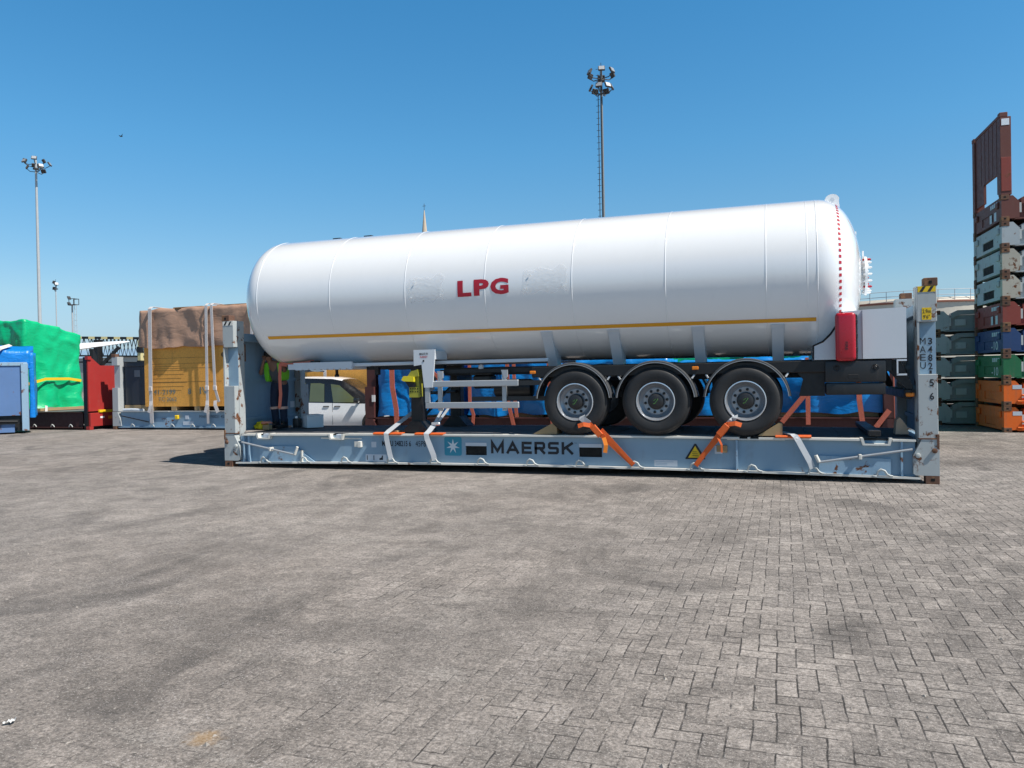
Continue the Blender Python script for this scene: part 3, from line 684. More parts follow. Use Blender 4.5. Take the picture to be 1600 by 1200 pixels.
b = MB(); b.lathe([(.02, 5.35), (.15, 5.37), (.16, 5.40), (.16, 6.0), (.15, 6.03), (.02, 6.05)], (0, .6, 1.42), 'x', 20); b.build('air_reservoir', M_chblk, TR, True)
for x, z in ((6.22, 1.685), (8.86, 1.70)): b = MB(); b.box((x-.05, .038, z-.025), (x+.05, .06, z+.025), .008); b.build('marker_lamp', M_orng, TR)
# wheels
TYP = [(.29, .045), (.30, .028), (.325, .016), (.36, .004), (.43, -.004), (.475, .002), (.492, .014), (.50, .030), (.506, .036), (.515, .040), (.529, .052), (.534, .075), (.534, .31), (.529, .333), (.505, .37), (.43, .385), (.30, .355), (.29, .34)]
def wheel(x, y, s):
    def pr(P): return [(r, y+s*h) for r, h in P]
    c = (x, 0, 1.192)
    b = MB(); b.lathe(pr([(.292, .04), (.300, .024), (.296, .012), (.284, .016), (.272, .04), (.262, .075), (.235, .10), (.215, .112), (.205, .104), (.155, .104), (.12, .11), (.12, .16), (.20, .2), (.28, .3), (.29, .345)]), c, 'y', 48, False)
    wl = b.build('wheel', M_rim, TR, True, 30)
    b = MB(); b.lathe(pr(TYP), c, 'y', 64, False); b.build('tyre', M_tyre, wl, True, 40)
    b = MB(); b.lathe(pr([(.303, .026), (.3035, .010), (.290, .008), (.286, .02)]), c, 'y', 48, False); b.build('rim_edge', M_chrome, wl, True, 60)
    b = MB(); b.lathe(pr([(.125, .12), (.128, .06), (.118, .035), (.09, .022), (.06, .02), (.058, .012), (.01, .010)]), c, 'y', 28); hb = b.build('hub', M_chblk, wl, True, 40)
    for k in range(10):
        a = R(36*k+9); b = MB(); b.lathe(pr([(.0225, .11), (.0225, .084), (.01, .08)]), (x+.172*math.cos(a), 0, 1.192+.172*math.sin(a)), 'y', 8); b.build('lug_nut', M_black, wl)
    a = .6
    b = MB(); b.tube([(x-.035, y+s*.006, 1.155), (x-.01, y+s*.004, 1.16), (x+.03, y+s*.004, 1.215), (x+.035, y+s*.006, 1.235)], .006, 6); b.tube([(x-.03, y+s*.006, 1.20), (x+.005, y+s*.004, 1.228)], .005, 6); b.build('hub_mark', paint('hub_green', (.08, .22, .05), .5), hb)
    return wl
for x in (6.95, 8.25, 9.60):
    wheel(x, -.03, 1); wheel(x, 2.468, -1)
    b = MB(); b.lathe([(.075, .3), (.075, 2.13)], (x, 0, 1.192), 'y', 16); b.box((x-.06, .62, 1.24), (x+.06, .86, 1.54)); b.box((x-.06, 1.56, 1.24), (x+.06, 1.80, 1.54)); b.lathe([(.2, .36), (.2, .5)], (x, 0, 1.192), 'y', 24)
    b.box((x-.45, .66, 1.2), (x-.02, .78, 1.32)); b.prism([(x-.52, 1.15), (x-.35, 1.15), (x-.32, 1.55), (x-.55, 1.55)], .66, .80); b.build('axle', M_black, TR)
# mudguards
for x in (6.915, 8.245, 9.615):
    for y0, y1 in ((-.025, .37), (2.07, 2.46)):
        rr = []; n = 30
        for k in range(n+1):
            a = R(6+168*k/n); ri, ro = .606, .645; c_, s_ = math.cos(a), math.sin(a)
            prof = [(ri, y0), (ro-.014, y0), (ro, y0+.03), (ro, y1-.03), (ro-.014, y1), (ri, y1), (ri+.006, y1-.01), (ri+.022, y1-.03), (ri+.022, y0+.03), (ri+.006, y0+.01)]
            rr.append([(x+r*c_, y, 1.19+r*s_) for r, y in prof])
        b = MB(); b.sweep(rr); md = b.build('mudguard', M_fend, TR, True, 40)
        rr = []
        for k in range(n+1):
            a = R(6+168*k/n); c_, s_ = math.cos(a), math.sin(a); ye = y0-.004 if y0 < 1 else y1+.004
            rr.append([(x+r*c_, y, 1.19+r*s_) for r, y in ((.603, ye), (.613, ye), (.613, ye+.012 if y0 < 1 else ye-.012), (.603, ye+.012 if y0 < 1 else ye-.012))])
        b = MB(); b.sweep(rr); b.build('mudguard_edge', M_fedge, md)
        b = MB()
        for a in (32, 148):
            c_, s_ = math.cos(R(a)), math.sin(R(a))
            b.tube([(x+.66*c_, (y0+y1)/2-.12, 1.19+.66*s_), (x+.70*c_, (y0+y1)/2-.1, 1.22+.70*s_), (x+.70*c_, (y0+y1)/2+.3*(1 if y0 < 1 else -1), 1.24+.70*s_)], .016, 6)
        b.build('mudguard_bracket', M_galv, md)
# rear: cabinet, red box, tool box, bumper
b = MB(); cur = [(10.568, 1.99), (10.70, 2.05), (10.80, 2.15), (10.88, 2.27), (10.94, 2.40), (10.965, 2.475)]
b.prism([(10.565, 1.782)]+cur+[(11.23, 2.488), (11.23, 1.782)], .05, 2.38); b.prism([(11.232, 1.782), (11.232, 2.489), (11.80, 2.503), (11.80, 1.782)], .02, 2.41); cb = b.build('rear_cabinet', M_whitep, TR)
b = MB(); b.tube([(10.563, .055, 1.785)]+[(x, .055, z) for x, z in cur], .016, 6); b.build('rubber_edge', M_black, cb)
b = MB(); b.box((10.86, -.17, 1.755), (11.13, .0, 2.45), .055, seg=3); rb = b.build('fire_extinguisher_box', M_redb, TR, True, 50)
b = MB(); b.box((10.88, .001, 1.775), (11.165, .05, 2.43), .012); b.build('box_back', M_chblk, rb)
for z in (1.88, 2.08, 2.28): b = MB(); b.box((11.118, -.09, z), (11.16, .02, z+.07), .008); b.build('box_latch', M_chblk, rb)
letter(rb, 'FIRE', 0, 0, 0, .12, .035, M_ink, .02, Matrix.Translation((10.985, -.173, 2.03)) @ Matrix.Rotation(R(90), 4, 'Y'))
b = MB(); b.box((10.72, .02, 1.445), (11.535, .45, 1.76), .03, seg=2); b.box((10.735, .03, 1.265), (11.525, .45, 1.437), .02, seg=2); tb = b.build('tool_box', M_chblk, TR, True, 40)
for x in (10.88, 11.39): b = MB(); b.lathe([(.05, .006), (.046, .0), (.03, .004), (.02, -.006)], (x, .015, 1.655), 'y', 18); b.build('box_lock', M_black, tb, True)
b = MB(); b.box((11.03, .014, 1.50), (11.17, .022, 1.56), .004); b.build('box_plate', M_black, tb)
b = MB(); b.prism([(10.36, 1.25), (10.72, 1.25), (10.72, 1.76), (10.34, 1.76), (10.34, 1.6), (10.42, 1.5)], .12, .16); b.box((10.44, .161, 1.3), (10.70, .7, 1.6)); b.build('tool_box_bracket', M_black, TR)
b = MB(); b.prism([(11.54, 1.76), (11.72, 1.76), (11.88, 1.40), (11.88, 1.34), (11.80, 1.34), (11.56, 1.62)], .12, .2); b.prism([(11.54, 1.76), (11.72, 1.76), (11.88, 1.40), (11.88, 1.34), (11.80, 1.34), (11.56, 1.62)], 2.24, 2.32); b.box((11.77, .1, 1.2), (11.87, 2.34, 1.34), .015); b.build('rear_underrun_bar', M_black, TR)
b = MB(); b.box((11.69, .02, 1.74), (11.80, .05, 1.765)); b.box((11.67, .02, 1.55), (11.69, .05, 1.765)); b.box((11.67, .02, 1.535), (11.80, .05, 1.56)); b.build('light_bracket', M_whitep, TR)
b = MB(); b.box((11.79, .07, 1.23), (11.90, .098, 1.285), .01); b.build('marker_lamp', M_orng, TR)
# ------------------------------------------------------------------ lashings on the trailer
def webbing(name, pts, wd, side, mat, label, group, th=.006, cat='strap', parent=None):
    b = MB(); b.ribbon(pts, wd, side, th); o = b.build(name, mat, parent)
    if label: tag(o, label, cat, group)
    return o
G1 = 'lashing straps of the gas trailer'
hx = HOOKX
def padsleeve(x0, x1, label, lx):
    b = MB(); b.prism([(-.02, .635), (-.03, .652), (-.02, .668), (.05, .675), (.12, .672), (.12, .66), (-.008, .656), (-.012, .645), (-.008, .635)], x0, x1, 'x')
    tag(b.build('edge_protector', M_oran), label, 'edge protector', 'orange edge protectors under the straps')
s1 = webbing('lashing_strap', [(3.60, -.035, .20), (3.575, -.04, .3), (3.53, -.055, .55), (3.52, -.06, .66), (3.545, -.02, .695), (3.68, .14, .84), (3.80, .45, 1.01), (4.0, .9, 1.45)], .085, (1, .3, 0), M_silv, 'silver webbing strap over the rack edge nearest the white car', G1)
s2 = webbing('lashing_strap', [(4.44, -.035, .20), (4.42, -.04, .3), (4.315, -.055, .57), (4.30, -.06, .66), (4.335, -.02, .70), (4.40, .12, .84)], .09, (1, .3, 0), M_silv, 'silver webbing strap beside the teal star panel, splitting into two strands under the side guard', G1)
for p in ([(4.38, .13, .835), (4.47, .25, 1.06), (4.50, .3, 1.16)], [(4.43, .13, .835), (4.57, .25, 1.06), (4.62, .3, 1.16)]): webbing('strap_strand', p, .045, (1, .2, 0), M_silv, None, None, parent=s2)
b = MB(); b.box((4.34, .06, .80), (4.50, .13, .85), .01); b.build('strap_buckle', M_chrome, s2)
s3 = webbing('lashing_strap', [(10.53, -.035, .19), (10.50, -.045, .28), (10.34, -.06, .60), (10.30, -.065, .665), (10.26, -.02, .69), (10.05, .25, .72), (9.86, .5, 1.0)], .085, (1, .3, 0), M_silv, 'silver webbing strap slanting from the beam hook up behind the rearmost wheel', G1)
padsleeve(3.24, 3.80, 'orange edge protector under the silver strap nearest the white car', 0)
padsleeve(4.06, 4.60, 'orange edge protector under the silver strap beside the teal star panel', 0)
padsleeve(10.02, 10.52, 'orange edge protector under the silver strap behind the rearmost wheel', 0)
def rim_strap(pr, ps, pq, ph, label):
    """from the rim down over the tyre to the beam hook"""
    d = [Vector(p) for p in (pr, ps, pq, ph)]
    o = webbing('ratchet_strap', [d[1], d[1].lerp(d[2], .5)+Vector((0, -.02, 0)), d[2], d[3]], .075, (1, 0, .4), M_oran, label, G1, .008)
    webbing('strap_strand', [d[1].lerp(d[2], .5)+Vector((.06, .0, .03)), d[2]+Vector((.05, .0, .02)), d[3]+Vector((.0, -.008, .01))], .06, (1, 0, .4), M_oran, None, None, parent=o)
    webbing('rim_sleeve', [d[0]+Vector((0, .03, .03)), d[0]+Vector((0, -.03, 0)), d[0].lerp(d[1], .55)+Vector((0, -.012, 0)), d[1]+Vector((0, .006, 0))], .10, (1, 0, .5), M_silv, None, None, parent=o)
    s = 1 if d[3].x > d[0].x else -1
    m = d[1].lerp(d[2], .45); b = MB(); b.obox(m-Vector((.06*s, .03, -.07)), m+Vector((.07*s, -.03, -.08)), .10, .035, (0, -1, 0), .006); b.build('ratchet_buckle', M_oran, o)
    b = MB(); q = d[1].lerp(d[2], .1); b.ribbon([q+Vector((0, -.03, 0)), q+Vector((-.11*s, -.05, .02)), q+Vector((-.20*s, -.045, -.01))], .07, (0, .3, 1)); b.build('loose_tail', M_oran, o)
    q = d[1].lerp(d[2], .9); e = q+Vector((.02*s if s > 0 else .06, -.05, -.24))
    b = MB(); b.ribbon([q+Vector((0, -.03, 0)), q.lerp(e, .5)+Vector((.03, -.03, 0)), e], .065 if s > 0 else .03, (1, .2, 0)); b.build('loose_tail', paint('orange_tail', (.8, .22, .015), .6) if s > 0 else M_oran, o)
rim_strap((7.07, -.045, .935), (7.19, -.055, .84), (7.46, -.06, .60), (7.89, -.04, .19), 'orange ratchet strap from the foremost wheel rim slanting right to the beam hook')
rim_strap((9.44, -.045, .935), (9.36, -.055, .86), (9.17, -.06, .63), (8.85, -.04, .20), 'orange ratchet strap from the rearmost wheel rim slanting left across the warning triangle')
# timber chocks and dunnage
def wedge(x0, x1, s, label, y0=.0, y1=.34):
    b = MB(); P = [(x0, .662), (x1, .662), (x1, .665+.18), (x1-.05*s, .665+.19), (x0, .67)] if s > 0 else [(x0, .662), (x1, .662), (x1, .67), (x0+.05, .855), (x0, .85)]
    b.prism(P, y0, y1); tag(b.build('wooden_wedge', M_timb), label, 'wheel wedge', 'timber wedges on the deck')
wedge(9.78, 10.12, 1, 'plain timber wedge jammed behind the rearmost wheel', .02, .3)
wedge(6.22, 6.62, 1, 'grey worn wedge in front of the foremost wheel', .04, .36)
b = MB(); b.box((3.50, .1, .664), (3.66, .3, .70), .006); tag(b.build('wood_offcut', M_timb), 'small timber offcut on the deck left of the landing leg', 'wood block')
b = MB(); b.box((11.29, -.02, .672), (11.45, 2.2, .75), .008); tag(b.build('dunnage_beam', M_black), 'dark dunnage beam lying across the deck in the pocket near the numbered post', 'beam')
b = MB(); b.prism([(11.68, .672), (11.86, .672), (11.83, .80), (11.74, .92), (11.70, .88)], .35, .6); tag(b.build('canvas_bundle', paint('buff_canvas', (.55, .40, .28), .8)), 'pale crumpled canvas bundle at the foot of the numbered post', 'bundle')
# ------------------------------------------------------------------ the worker and his things
def skin(name, pts, edges, mat, parent, root, sub=2):
    ks = list(pts); me = bpy.data.meshes.new(name)
    me.from_pydata([pts[k][0] for k in ks], [(ks.index(a), ks.index(c)) for a, c in edges], []); me.transform(inv(parent)) if parent else None
    o = bpy.data.objects.new(name, me); COL.objects.link(o)
    if parent: o.parent = parent; WM[o.name] = WM[parent.name]
    m = o.modifiers.new('skin', 'SKIN'); m.use_smooth_shade = True
    for i, k in enumerate(ks):
        r = pts[k][1]; v = me.skin_vertices[0].data[i]; v.radius = r if isinstance(r, tuple) else (r, r); v.use_root = (k == root)
    s = o.modifiers.new('sub', 'SUBSURF'); s.levels = sub; s.render_levels = sub
    dg = bpy.context.evaluated_depsgraph_get(); me2 = bpy.data.meshes.new_from_object(o.evaluated_get(dg)); o.modifiers.clear(); o.data = me2; me2.materials.clear(); me2.materials.append(mat)
    for p in me2.polygons: p.use_smooth = True
    return o
M_skin = paint('skin', (.22, .11, .07), .55, .1, 0, 0); M_jean = cloth('dark_denim', (.012, .022, .05), .8, 0, 20, .4)
M_shirt = cloth('grey_shirt', (.085, .085, .09), .8, 0, 12, .5); M_vest = cloth('lime_vest', (.20, .66, .03), .6, 0, 12, .4); M_hair = paint('dark_hair', (.012, .010, .009), .7, .2, 0, 0)
M_boot = paint('black_boots', (.01, .01, .011), .6, .2, 0, .2); M_refl = paint('reflective_band', (.55, .36, .29), .4, .1, 0, .1)
PX, PY, PZ = .50, 1.02, .662
PE = thing('person', 'worker in open lime vest, grey shirt and dark jeans reaching up under the tank front', 'person', (PX, PY, PZ))
def W(x, y, z): return Vector((PX+x, PY+y, PZ+z))
B = {'pel': (W(0, .06, .93), (.15, .11)), 'wai': (W(-.02, .04, 1.06), (.14, .10)), 'che': (W(-.05, -.06, 1.24), (.17, .11)), 'nec': (W(-.085, -.13, 1.36), .055), 'hea': (W(-.10, -.17, 1.43), .075), 'top': (W(-.11, -.16, 1.52), .085),
     'hl': (W(-.09, .06, .88), .10), 'kl': (W(-.10, .0, .50), .065), 'al': (W(-.11, .06, .09), .045), 'tl': (W(-.13, -.09, .03), .04), 'hr': (W(.09, .06, .88), .10), 'kr': (W(.10, .02, .50), .065), 'ar': (W(.07, .08, .09), .045), 'tr': (W(.06, -.07, .03), .04),
     'sl': (W(-.23, -.07, 1.28), .06), 'el': (W(-.30, -.16, 1.10), .045), 'wl': (W(-.19, -.22, 1.30), .032), 'pl': (W(-.17, -.21, 1.38), (.034, .018)),
     'sr': (W(.14, -.05, 1.28), .06), 'er': (W(.24, -.1, 1.14), .045), 'wr': (W(.20, -.14, 1.34), .032), 'pr': (W(.19, -.12, 1.42), (.034, .018))}
E_ = [('pel','wai'),('wai','che'),('che','nec'),('nec','hea'),('hea','top'),('pel','hl'),('hl','kl'),('kl','al'),('al','tl'),('pel','hr'),('hr','kr'),('kr','ar'),('ar','tr'),('che','sl'),('sl','el'),('el','wl'),('wl','pl'),('che','sr'),('sr','er'),('er','wr'),('wr','pr')]
for side, base, sx in (('l', 'pl', -1), ('r', 'pr', 1)):
    p0 = B[base][0]
    for f in range(4):
        ln = (.032, .038, .036, .028)[f]; a = p0+Vector((sx*(-.024+.016*f), .0, .035)); c = a+Vector((sx*.002*f, -.004, ln)); e = c+Vector((0, -.018, ln*.6))
        for nm, q, r in (('a', a, .0095), ('c', c, .009), ('e', e, .0075)): B[f'{side}{f}{nm}'] = (q, r)
        E_ += [(base, f'{side}{f}a'), (f'{side}{f}a', f'{side}{f}c'), (f'{side}{f}c', f'{side}{f}e')]
    a = p0+Vector((-sx*.035, -.015, .0)); c = a+Vector((-sx*.02, -.02, .025)); B[side+'ta'] = (a, .010); B[side+'tc'] = (c, .008); E_ += [(base, side+'ta'), (side+'ta', side+'tc')]
body = skin('body', B, E_, M_skin, PE, 'pel')
hd = W(-.105, -.165, 1.455)
b = MB()
t_ = bmesh.new(); bmesh.ops.create_uvsphere(t_, u_segments=18, v_segments=12, radius=1.0); b.merge(t_, Matrix.Translation(hd+Vector((0, .025, .045))) @ Matrix.Diagonal((.098, .112, .10, 1))); b.build('hair', M_hair, PE, True)
for sx in (-1, 1):
    b = MB(); t_ = bmesh.new(); bmesh.ops.create_uvsphere(t_, u_segments=10, v_segments=8, radius=.012); b.merge(t_, Matrix.Translation(hd+Vector((sx*.033, -.078, .0)))); b.build('eye', M_void, PE, True)
    b = MB(); b.box(hd+Vector((sx*.085-.008, -.02, -.03)), hd+Vector((sx*.085+.008, .01, .025)), .006); b.build('ear', M_skin, PE)
b = MB(); b.prism([(hd.x-.012, hd.z-.03), (hd.x+.012, hd.z-.03), (hd.x+.006, hd.z+.012), (hd.x-.006, hd.z+.012)], hd.y-.105, hd.y-.07); b.build('nose', M_skin, PE)
b = MB(); b.box(hd+Vector((-.022, -.078, -.055)), hd+Vector((.022, -.066, -.047)), .003); b.build('mouth', M_refl, PE)
def grow(k, f): r = B[k][1]; return (B[k][0], tuple(v+f for v in r) if isinstance(r, tuple) else r+f)
jn = {k: grow(k, .022) for k in ('pel', 'hl', 'kl', 'al', 'hr', 'kr', 'ar')}; jn['wt'] = (W(-.01, .05, 1.0), (.165, .125))
skin('jeans', jn, [('pel','wt'),('pel','hl'),('hl','kl'),('kl','al'),('pel','hr'),('hr','kr'),('kr','ar')], M_jean, PE, 'pel')
sh = {k: grow(k, .02) for k in ('wai', 'che', 'sl', 'el', 'sr', 'er')}; sh['hem'] = (W(-.01, .05, .96), (.165, .125))
skin('shirt', sh, [('hem','wai'),('wai','che'),('che','sl'),('sl','el'),('che','sr'),('sr','er')], M_shirt, PE, 'wai')
for sx, P in ((-1, [(-.24, 1.32), (-.115, 1.34), (-.10, 1.18), (-.11, .97), (-.20, .94), (-.235, 1.02)]), (1, [(.10, 1.33), (.20, 1.31), (.21, 1.1), (.185, .97), (.145, .97), (.13, 1.15)])):
    t_ = bmesh.new(); pr = [(x, z) for x, z in P]; b = MB()
    f0 = [b.bm.verts.new(W(x, -.16-.12*max(0, (z-1.05))+.03*(abs(x) > .19), z)) for x, z in pr]; f1 = [b.bm.verts.new(W(x*1.02, .12-.1*max(0, z-1.05), z)) for x, z in pr]
    b.bm.faces.new(f0); b.bm.faces.new(f1[::-1])
    for k in range(len(pr)): b.bm.faces.new((f0[k], f1[k], f1[(k+1) % len(pr)], f0[(k+1) % len(pr)]))
    bmesh.ops.bevel(b.bm, geom=list(b.bm.edges), offset=.02, segments=2, affect='EDGES'); b.build('vest_panel', M_vest, PE, True, 60)
for kx, ky in (('kl', 'al'), ('kr', 'ar')):
    p, q = B[kx][0], B[ky][0]; b = MB(); c = p.lerp(q, .22); b.tube([c+Vector((-.004, 0, .03)), c-Vector((0, 0, .02))], .093, 14); b.build('knee_band', M_refl, PE, True, 60)
for ax, tx in (('al', 'tl'), ('ar', 'tr')):
    p, q = B[ax][0], B[tx][0]; b = MB(); b.box((p.x-.055, q.y-.07, PZ+.002), (p.x+.055, p.y+.075, PZ+.085), .025, seg=2); b.box((p.x-.05, p.y-.07, PZ+.06), (p.x+.05, p.y+.07, PZ+.2), .02, seg=2); b.build('boot', M_boot, PE, True, 50)
ws_ = webbing('ratchet_strap', [(1.62, .62, 1.98), (1.30, .7, 1.95), (.92, .78, 1.935), (.72, .78, 1.96)], .075, (0, .3, 1), M_salm, 'salmon ratchet strap hooked under the tank front by the worker', G1, .012)
webbing('hanging_tail', [(.74, .77, 1.96), (.735, .76, 1.7), (.745, .76, 1.35), (.71, .77, 1.12), (.69, .775, 1.08)], .06, (1, .4, 0), M_salm, None, None, parent=ws_)
b = MB(); b.box((1.56, .57, 1.93), (1.74, .67, 2.0), .015); b.build('ratchet_buckle', M_black, ws_)
b = MB(); t_ = bmesh.new(); bmesh.ops.create_icosphere(t_, subdivisions=4, radius=1)
for v in t_.verts:
    f = 1+.34*noise.noise(v.co*2.1+Vector((5, 2, 9)))+.12*noise.noise(v.co*5.3); v.co = Vector((v.co.x*.14*f, v.co.y*.11*f, max(-.6, v.co.z)*.10*f))
b.merge(t_, Matrix.Translation((.29, .74, .728))); yb_ = tag(b.build('cloth_bundle', cloth('yellow_cloth', (.9, .66, .01), .7, 0, 9, .5), None, True, 180), 'crumpled yellow cloth bundle on the deck at the worker feet', 'bundle')
b = MB(); gm = cloth('pink_glove', (.72, .28, .18), .7, 0, 12, .4); gx, gy, gz = .42, .66, .80
t_ = bmesh.new(); bmesh.ops.create_uvsphere(t_, u_segments=14, v_segments=8, radius=1); b.merge(t_, Matrix.Translation((gx, gy, gz)) @ Matrix.Diagonal((.075, .06, .035, 1)))
for k in range(4): b.tube([(gx+.04, gy-.04+.028*k, gz), (gx+.10, gy-.045+.03*k, gz+.02), (gx+.15, gy-.045+.03*k, gz-.01)], [.018, .016, .012], 7)
b.tube([(gx-.02, gy-.05, gz), (gx+.02, gy-.10, gz+.01)], [.018, .012], 7); tag(b.build('work_glove', gm, None, True, 60), 'pinkish work glove lying on the yellow cloth bundle', 'glove')
b = MB(); b.box((.42, .60, .664), (.56, .72, .76), .006); tag(b.build('wood_offcut', M_timb), 'pale timber block beside the yellow cloth bundle', 'wood block')
b = MB(); b.box((-.2, -.17, 0), (.2, .17, .235), .008); bx_ = b.build('foam_box', paint('white_foam', (.8, .8, .8), .6, .03, 0, .05), None); bx_.location = (1.02, 1.42, .662); bx_.rotation_euler = (0, 0, R(-38)); WM[bx_.name] = Matrix.Translation(bx_.location) @ Matrix.Rotation(R(-38), 4, 'Z'); tag(bx_, 'white foam box on the deck behind the worker boots', 'box')
b = MB(); b.box((-.205, -.175, .236), (.205, .175, .262), .006); b.build('box_lid', paint('white_foam', (.8, .8, .8)), bx_, world=False)
b = MB(); b.box((.72, 1.16, .664), (.86, 1.30, .86), .03, seg=2); jc = tag(b.build('fuel_can', M_chblk, None, True, 40), 'small black can between the worker and the white foam box', 'can')
b = MB(); b.lathe([(.03, .86), (.03, .90), (.01, .905)], (.79, 1.2, 0), 'z', 12); b.build('can_cap', M_white, jc)
# ------------------------------------------------------------------ a plainer open flat rack for the rows behind
def open_rack(label, loc, mat, mpost, H=2.896, walls=(True, True), lit=None):
    X0, Y0 = loc; L, Wd = 12.192, 2.438
    r = thing('flat_rack', label, 'flat rack', (X0, Y0, 0), 0, 'open flat racks in the yard'); Q = lambda *a: [(X0+p[0], Y0+p[1], p[2]) for p in a]
    for y0, y1 in ((.085, .105), (Wd-.105, Wd-.085)):
        b = MB()
        for a, c in ((.3, 4.975), (5.36, 6.98), (7.36, L-.3)): b.box((X0+a, Y0+y0, .1), (X0+c, Y0+y1, .62))
        for a, c in ((4.975, 5.36), (6.98, 7.36)): b.box((X0+a, Y0+y0, .1), (X0+c, Y0+y1, .29)); b.box((X0+a, Y0+y0, .445), (X0+c, Y0+y1, .62))
        bm_ = b.build('side_beam', mat, r); ye = 0 if y0 < 1 else Wd-.2
        b = MB(); b.box((X0+.25, Y0+ye, .06), (X0+L-.25, Y0+ye+.2, .095)); b.build('bottom_flange', mat, bm_)
        b = MB()
        for a, c, d in ((.3, 2.5, 0), (2.5, 3.6, .05), (3.6, L-.3, 0)): b.box((X0+a, Y0+ye+(d if y0 < 1 else 0), .622), (X0+c, Y0+ye+.2, .648))
        b.build('top_lip', mpost, bm_)
    b = MB(); b.box((X0+.25, Y0+.2, .58), (X0+L-.25, Y0+Wd-.2, .642)); b.build('deck', M_wood, r)
    for k, x in enumerate((X0, X0+L)):
        s = 1 if k == 0 else -1
        if not walls[k]: continue
        for yk, y in enumerate((Y0, Y0+Wd)):
            t = 1 if yk == 0 else -1
            def bx(b, a0, a1, c0, c1, z0, z1, bev=0): b.box((min(x+s*a0, x+s*a1), min(y+t*c0, y+t*c1), z0), (max(x+s*a0, x+s*a1), max(y+t*c0, y+t*c1), z1), bev)
            b = MB(); bx(b, .006, .262, .11, .3, .12, H-.1); bx(b, .008, .258, 0, .1098, .64, H*.55); bx(b, .008, .258, 0, .1098, H*.85, H-.105)
            p = b.build('corner_post', mpost, r)
            b = MB(); b.prism([(x+s*a, z) for a, z in ((0, .118), (.33, .118), (.33, .4), (.22, .625), (0, .625))], y-t*.006, y+t*.15); b.build('hinge_plate', mpost, p)
            b = MB(); bx(b, 0, .178, -.006, .162, 0, .118, .006); b.build('corner_casting', M_rust, p)
            b = MB(); bx(b, 0, .178, -.006, .162, H-.115, H, .006); b.build('corner_casting', M_rust, p)
        b = MB(); xa, xb = sorted((x+.07*s, x+.12*s)); b.box((xa, Y0+.3, .66), (xb, Y0+Wd-.3, H-.35)); wl = b.build('end_wall', lit or mat, r)
        b = MB(); xa, xb = sorted((x+.07*s, x+.24*s)); b.box((xa, Y0+.301, H-.5), (xb, Y0+Wd-.301, H-.34), .008); b.build('top_rail', mat, wl)
        for yy in (.7, 1.15, 1.6): b = MB(); xa, xb = sorted((x+.03*s, x+.069*s)); b.box((xa, Y0+yy, .7), (xb, Y0+yy+.09, H-.5)); b.build('wall_stiffener', mat, wl)
        b = MB(); xa, xb = sorted((x+.05*s, x+.3*s)); b.box((xa, Y0+.302, .16), (xb, Y0+Wd-.302, .60)); b.build('end_beam', mat, r)
    b = MB(); b.tube(Q((.9-.07, -.012, .11), (.9-.04, -.018, .17), (.9, -.022, .2), (.9+.06, -.02, .17), (.9+.1, -.012, .105)), .016, 6); h = b.build('lashing_ring', M_hook, r)
    for k in range(1, 13): copy_part(h, (.875*k, 0, 0))
    return r
# second row: crate rack
M_postw = paint('post_paint_lit', (.42, .44, .44), .5, .08, .45, .5)
R2 = open_rack('grey open flat rack on the far paving carrying the tall brown crate', (-12.5, 9.2), M_grey, M_postw, 2.69)
b = MB(); b.tube([(-12.05, 9.17, .48), (-10.85, 9.17, .27)], .018); st = b.build('support_strut', M_black, R2)
letter(R2, 'MAEU 190021 45P1', -8.75, 9.282, .40, 1.15, .10, M_ink)
b = MB(); b.box((-9.35, 9.274, .36), (-9.2, 9.284, .5)); b.build('label_plate', M_wlab, R2); b = MB(); b.box((-9.45, 9.274, .16), (-9.0, 9.284, .28)); b.build('label_plate', M_wlab, R2)
b = MB(); b.box((-9.75, 9.2, .36), (-9.6, 9.284, .5), .02); b.build('latch_box', M_ylab, R2)
b = MB(); b.box((-7.30, 9.274, .28), (-6.98, 9.284, .60)); b.build('logo_panel', M_teal, R2)
b = MB(); b.prism([(-11.0, .1), (-9.95, .1), (-9.6, .40), (-10.6, .40)], 9.26, 9.284); b.build('doubler_or_sun_patch', M_greyw, R2)  # paler slanted plate paints in the sunlit patch on this beam
# crate
def crate_material():
    t = NT('crate_board'); v = t.coord(False); n1 = t.noise(v, 26, 5, .7); n2 = t.noise(v, 1.3, 4); n3 = t.noise(t.coord(False, (9, 9, .8)), 1.0, 5, .6)
    c = t.mix(n2, (.78, .35, .06), (.90, .45, .09)); c = t.mix(t.math('MULTIPLY', t.ramp(n1, .42, .7), .45), c, (.36, .16, .035)); c = t.mix(t.math('MULTIPLY', t.ramp(n1, .6, .75), .35), c, (.62, .36, .12))
    c = t.mix(t.math('MULTIPLY', t.ramp(n3, .55, .75), .35), c, (.32, .15, .045))
    t.P(Base_Color=c, Roughness=.8); t.bump(n1, .3, .006); return t.m
M_crate = crate_material(); M_line = paint('stencil_brown', (.16, .085, .03), .8, .2, 0, 0, bump=0); M_sten = paint('stencil_teal', (.10, .20, .21), .8, .3, 0, .3, bump=0)
CR = thing('shipping_crate', 'tall brown board crate capped by a brown tarpaulin on the far flat rack', 'crate', (-6.7, 10.4, .72))
b = MB(); b.box((-11.15, 9.34, .80), (-2.02, 11.3, 4.12)); cb_ = b.build('crate_body', M_crate, CR)
for x in (-11.0, -10.0, -9.0, -7.5, -6.0, -4.5, -3.0, -2.3): b = MB(); b.box((x, 9.34, .662), (x+.22, 11.3, .7995)); b.build('skid', M_timb, CR)
for z in (1.65, 2.12, 2.28, 2.48): b = MB(); b.box((-10.8, 9.337, z), (-7.0-.5*z, 9.3397, z+.009)); b.build('board_joint', M_line, CR)
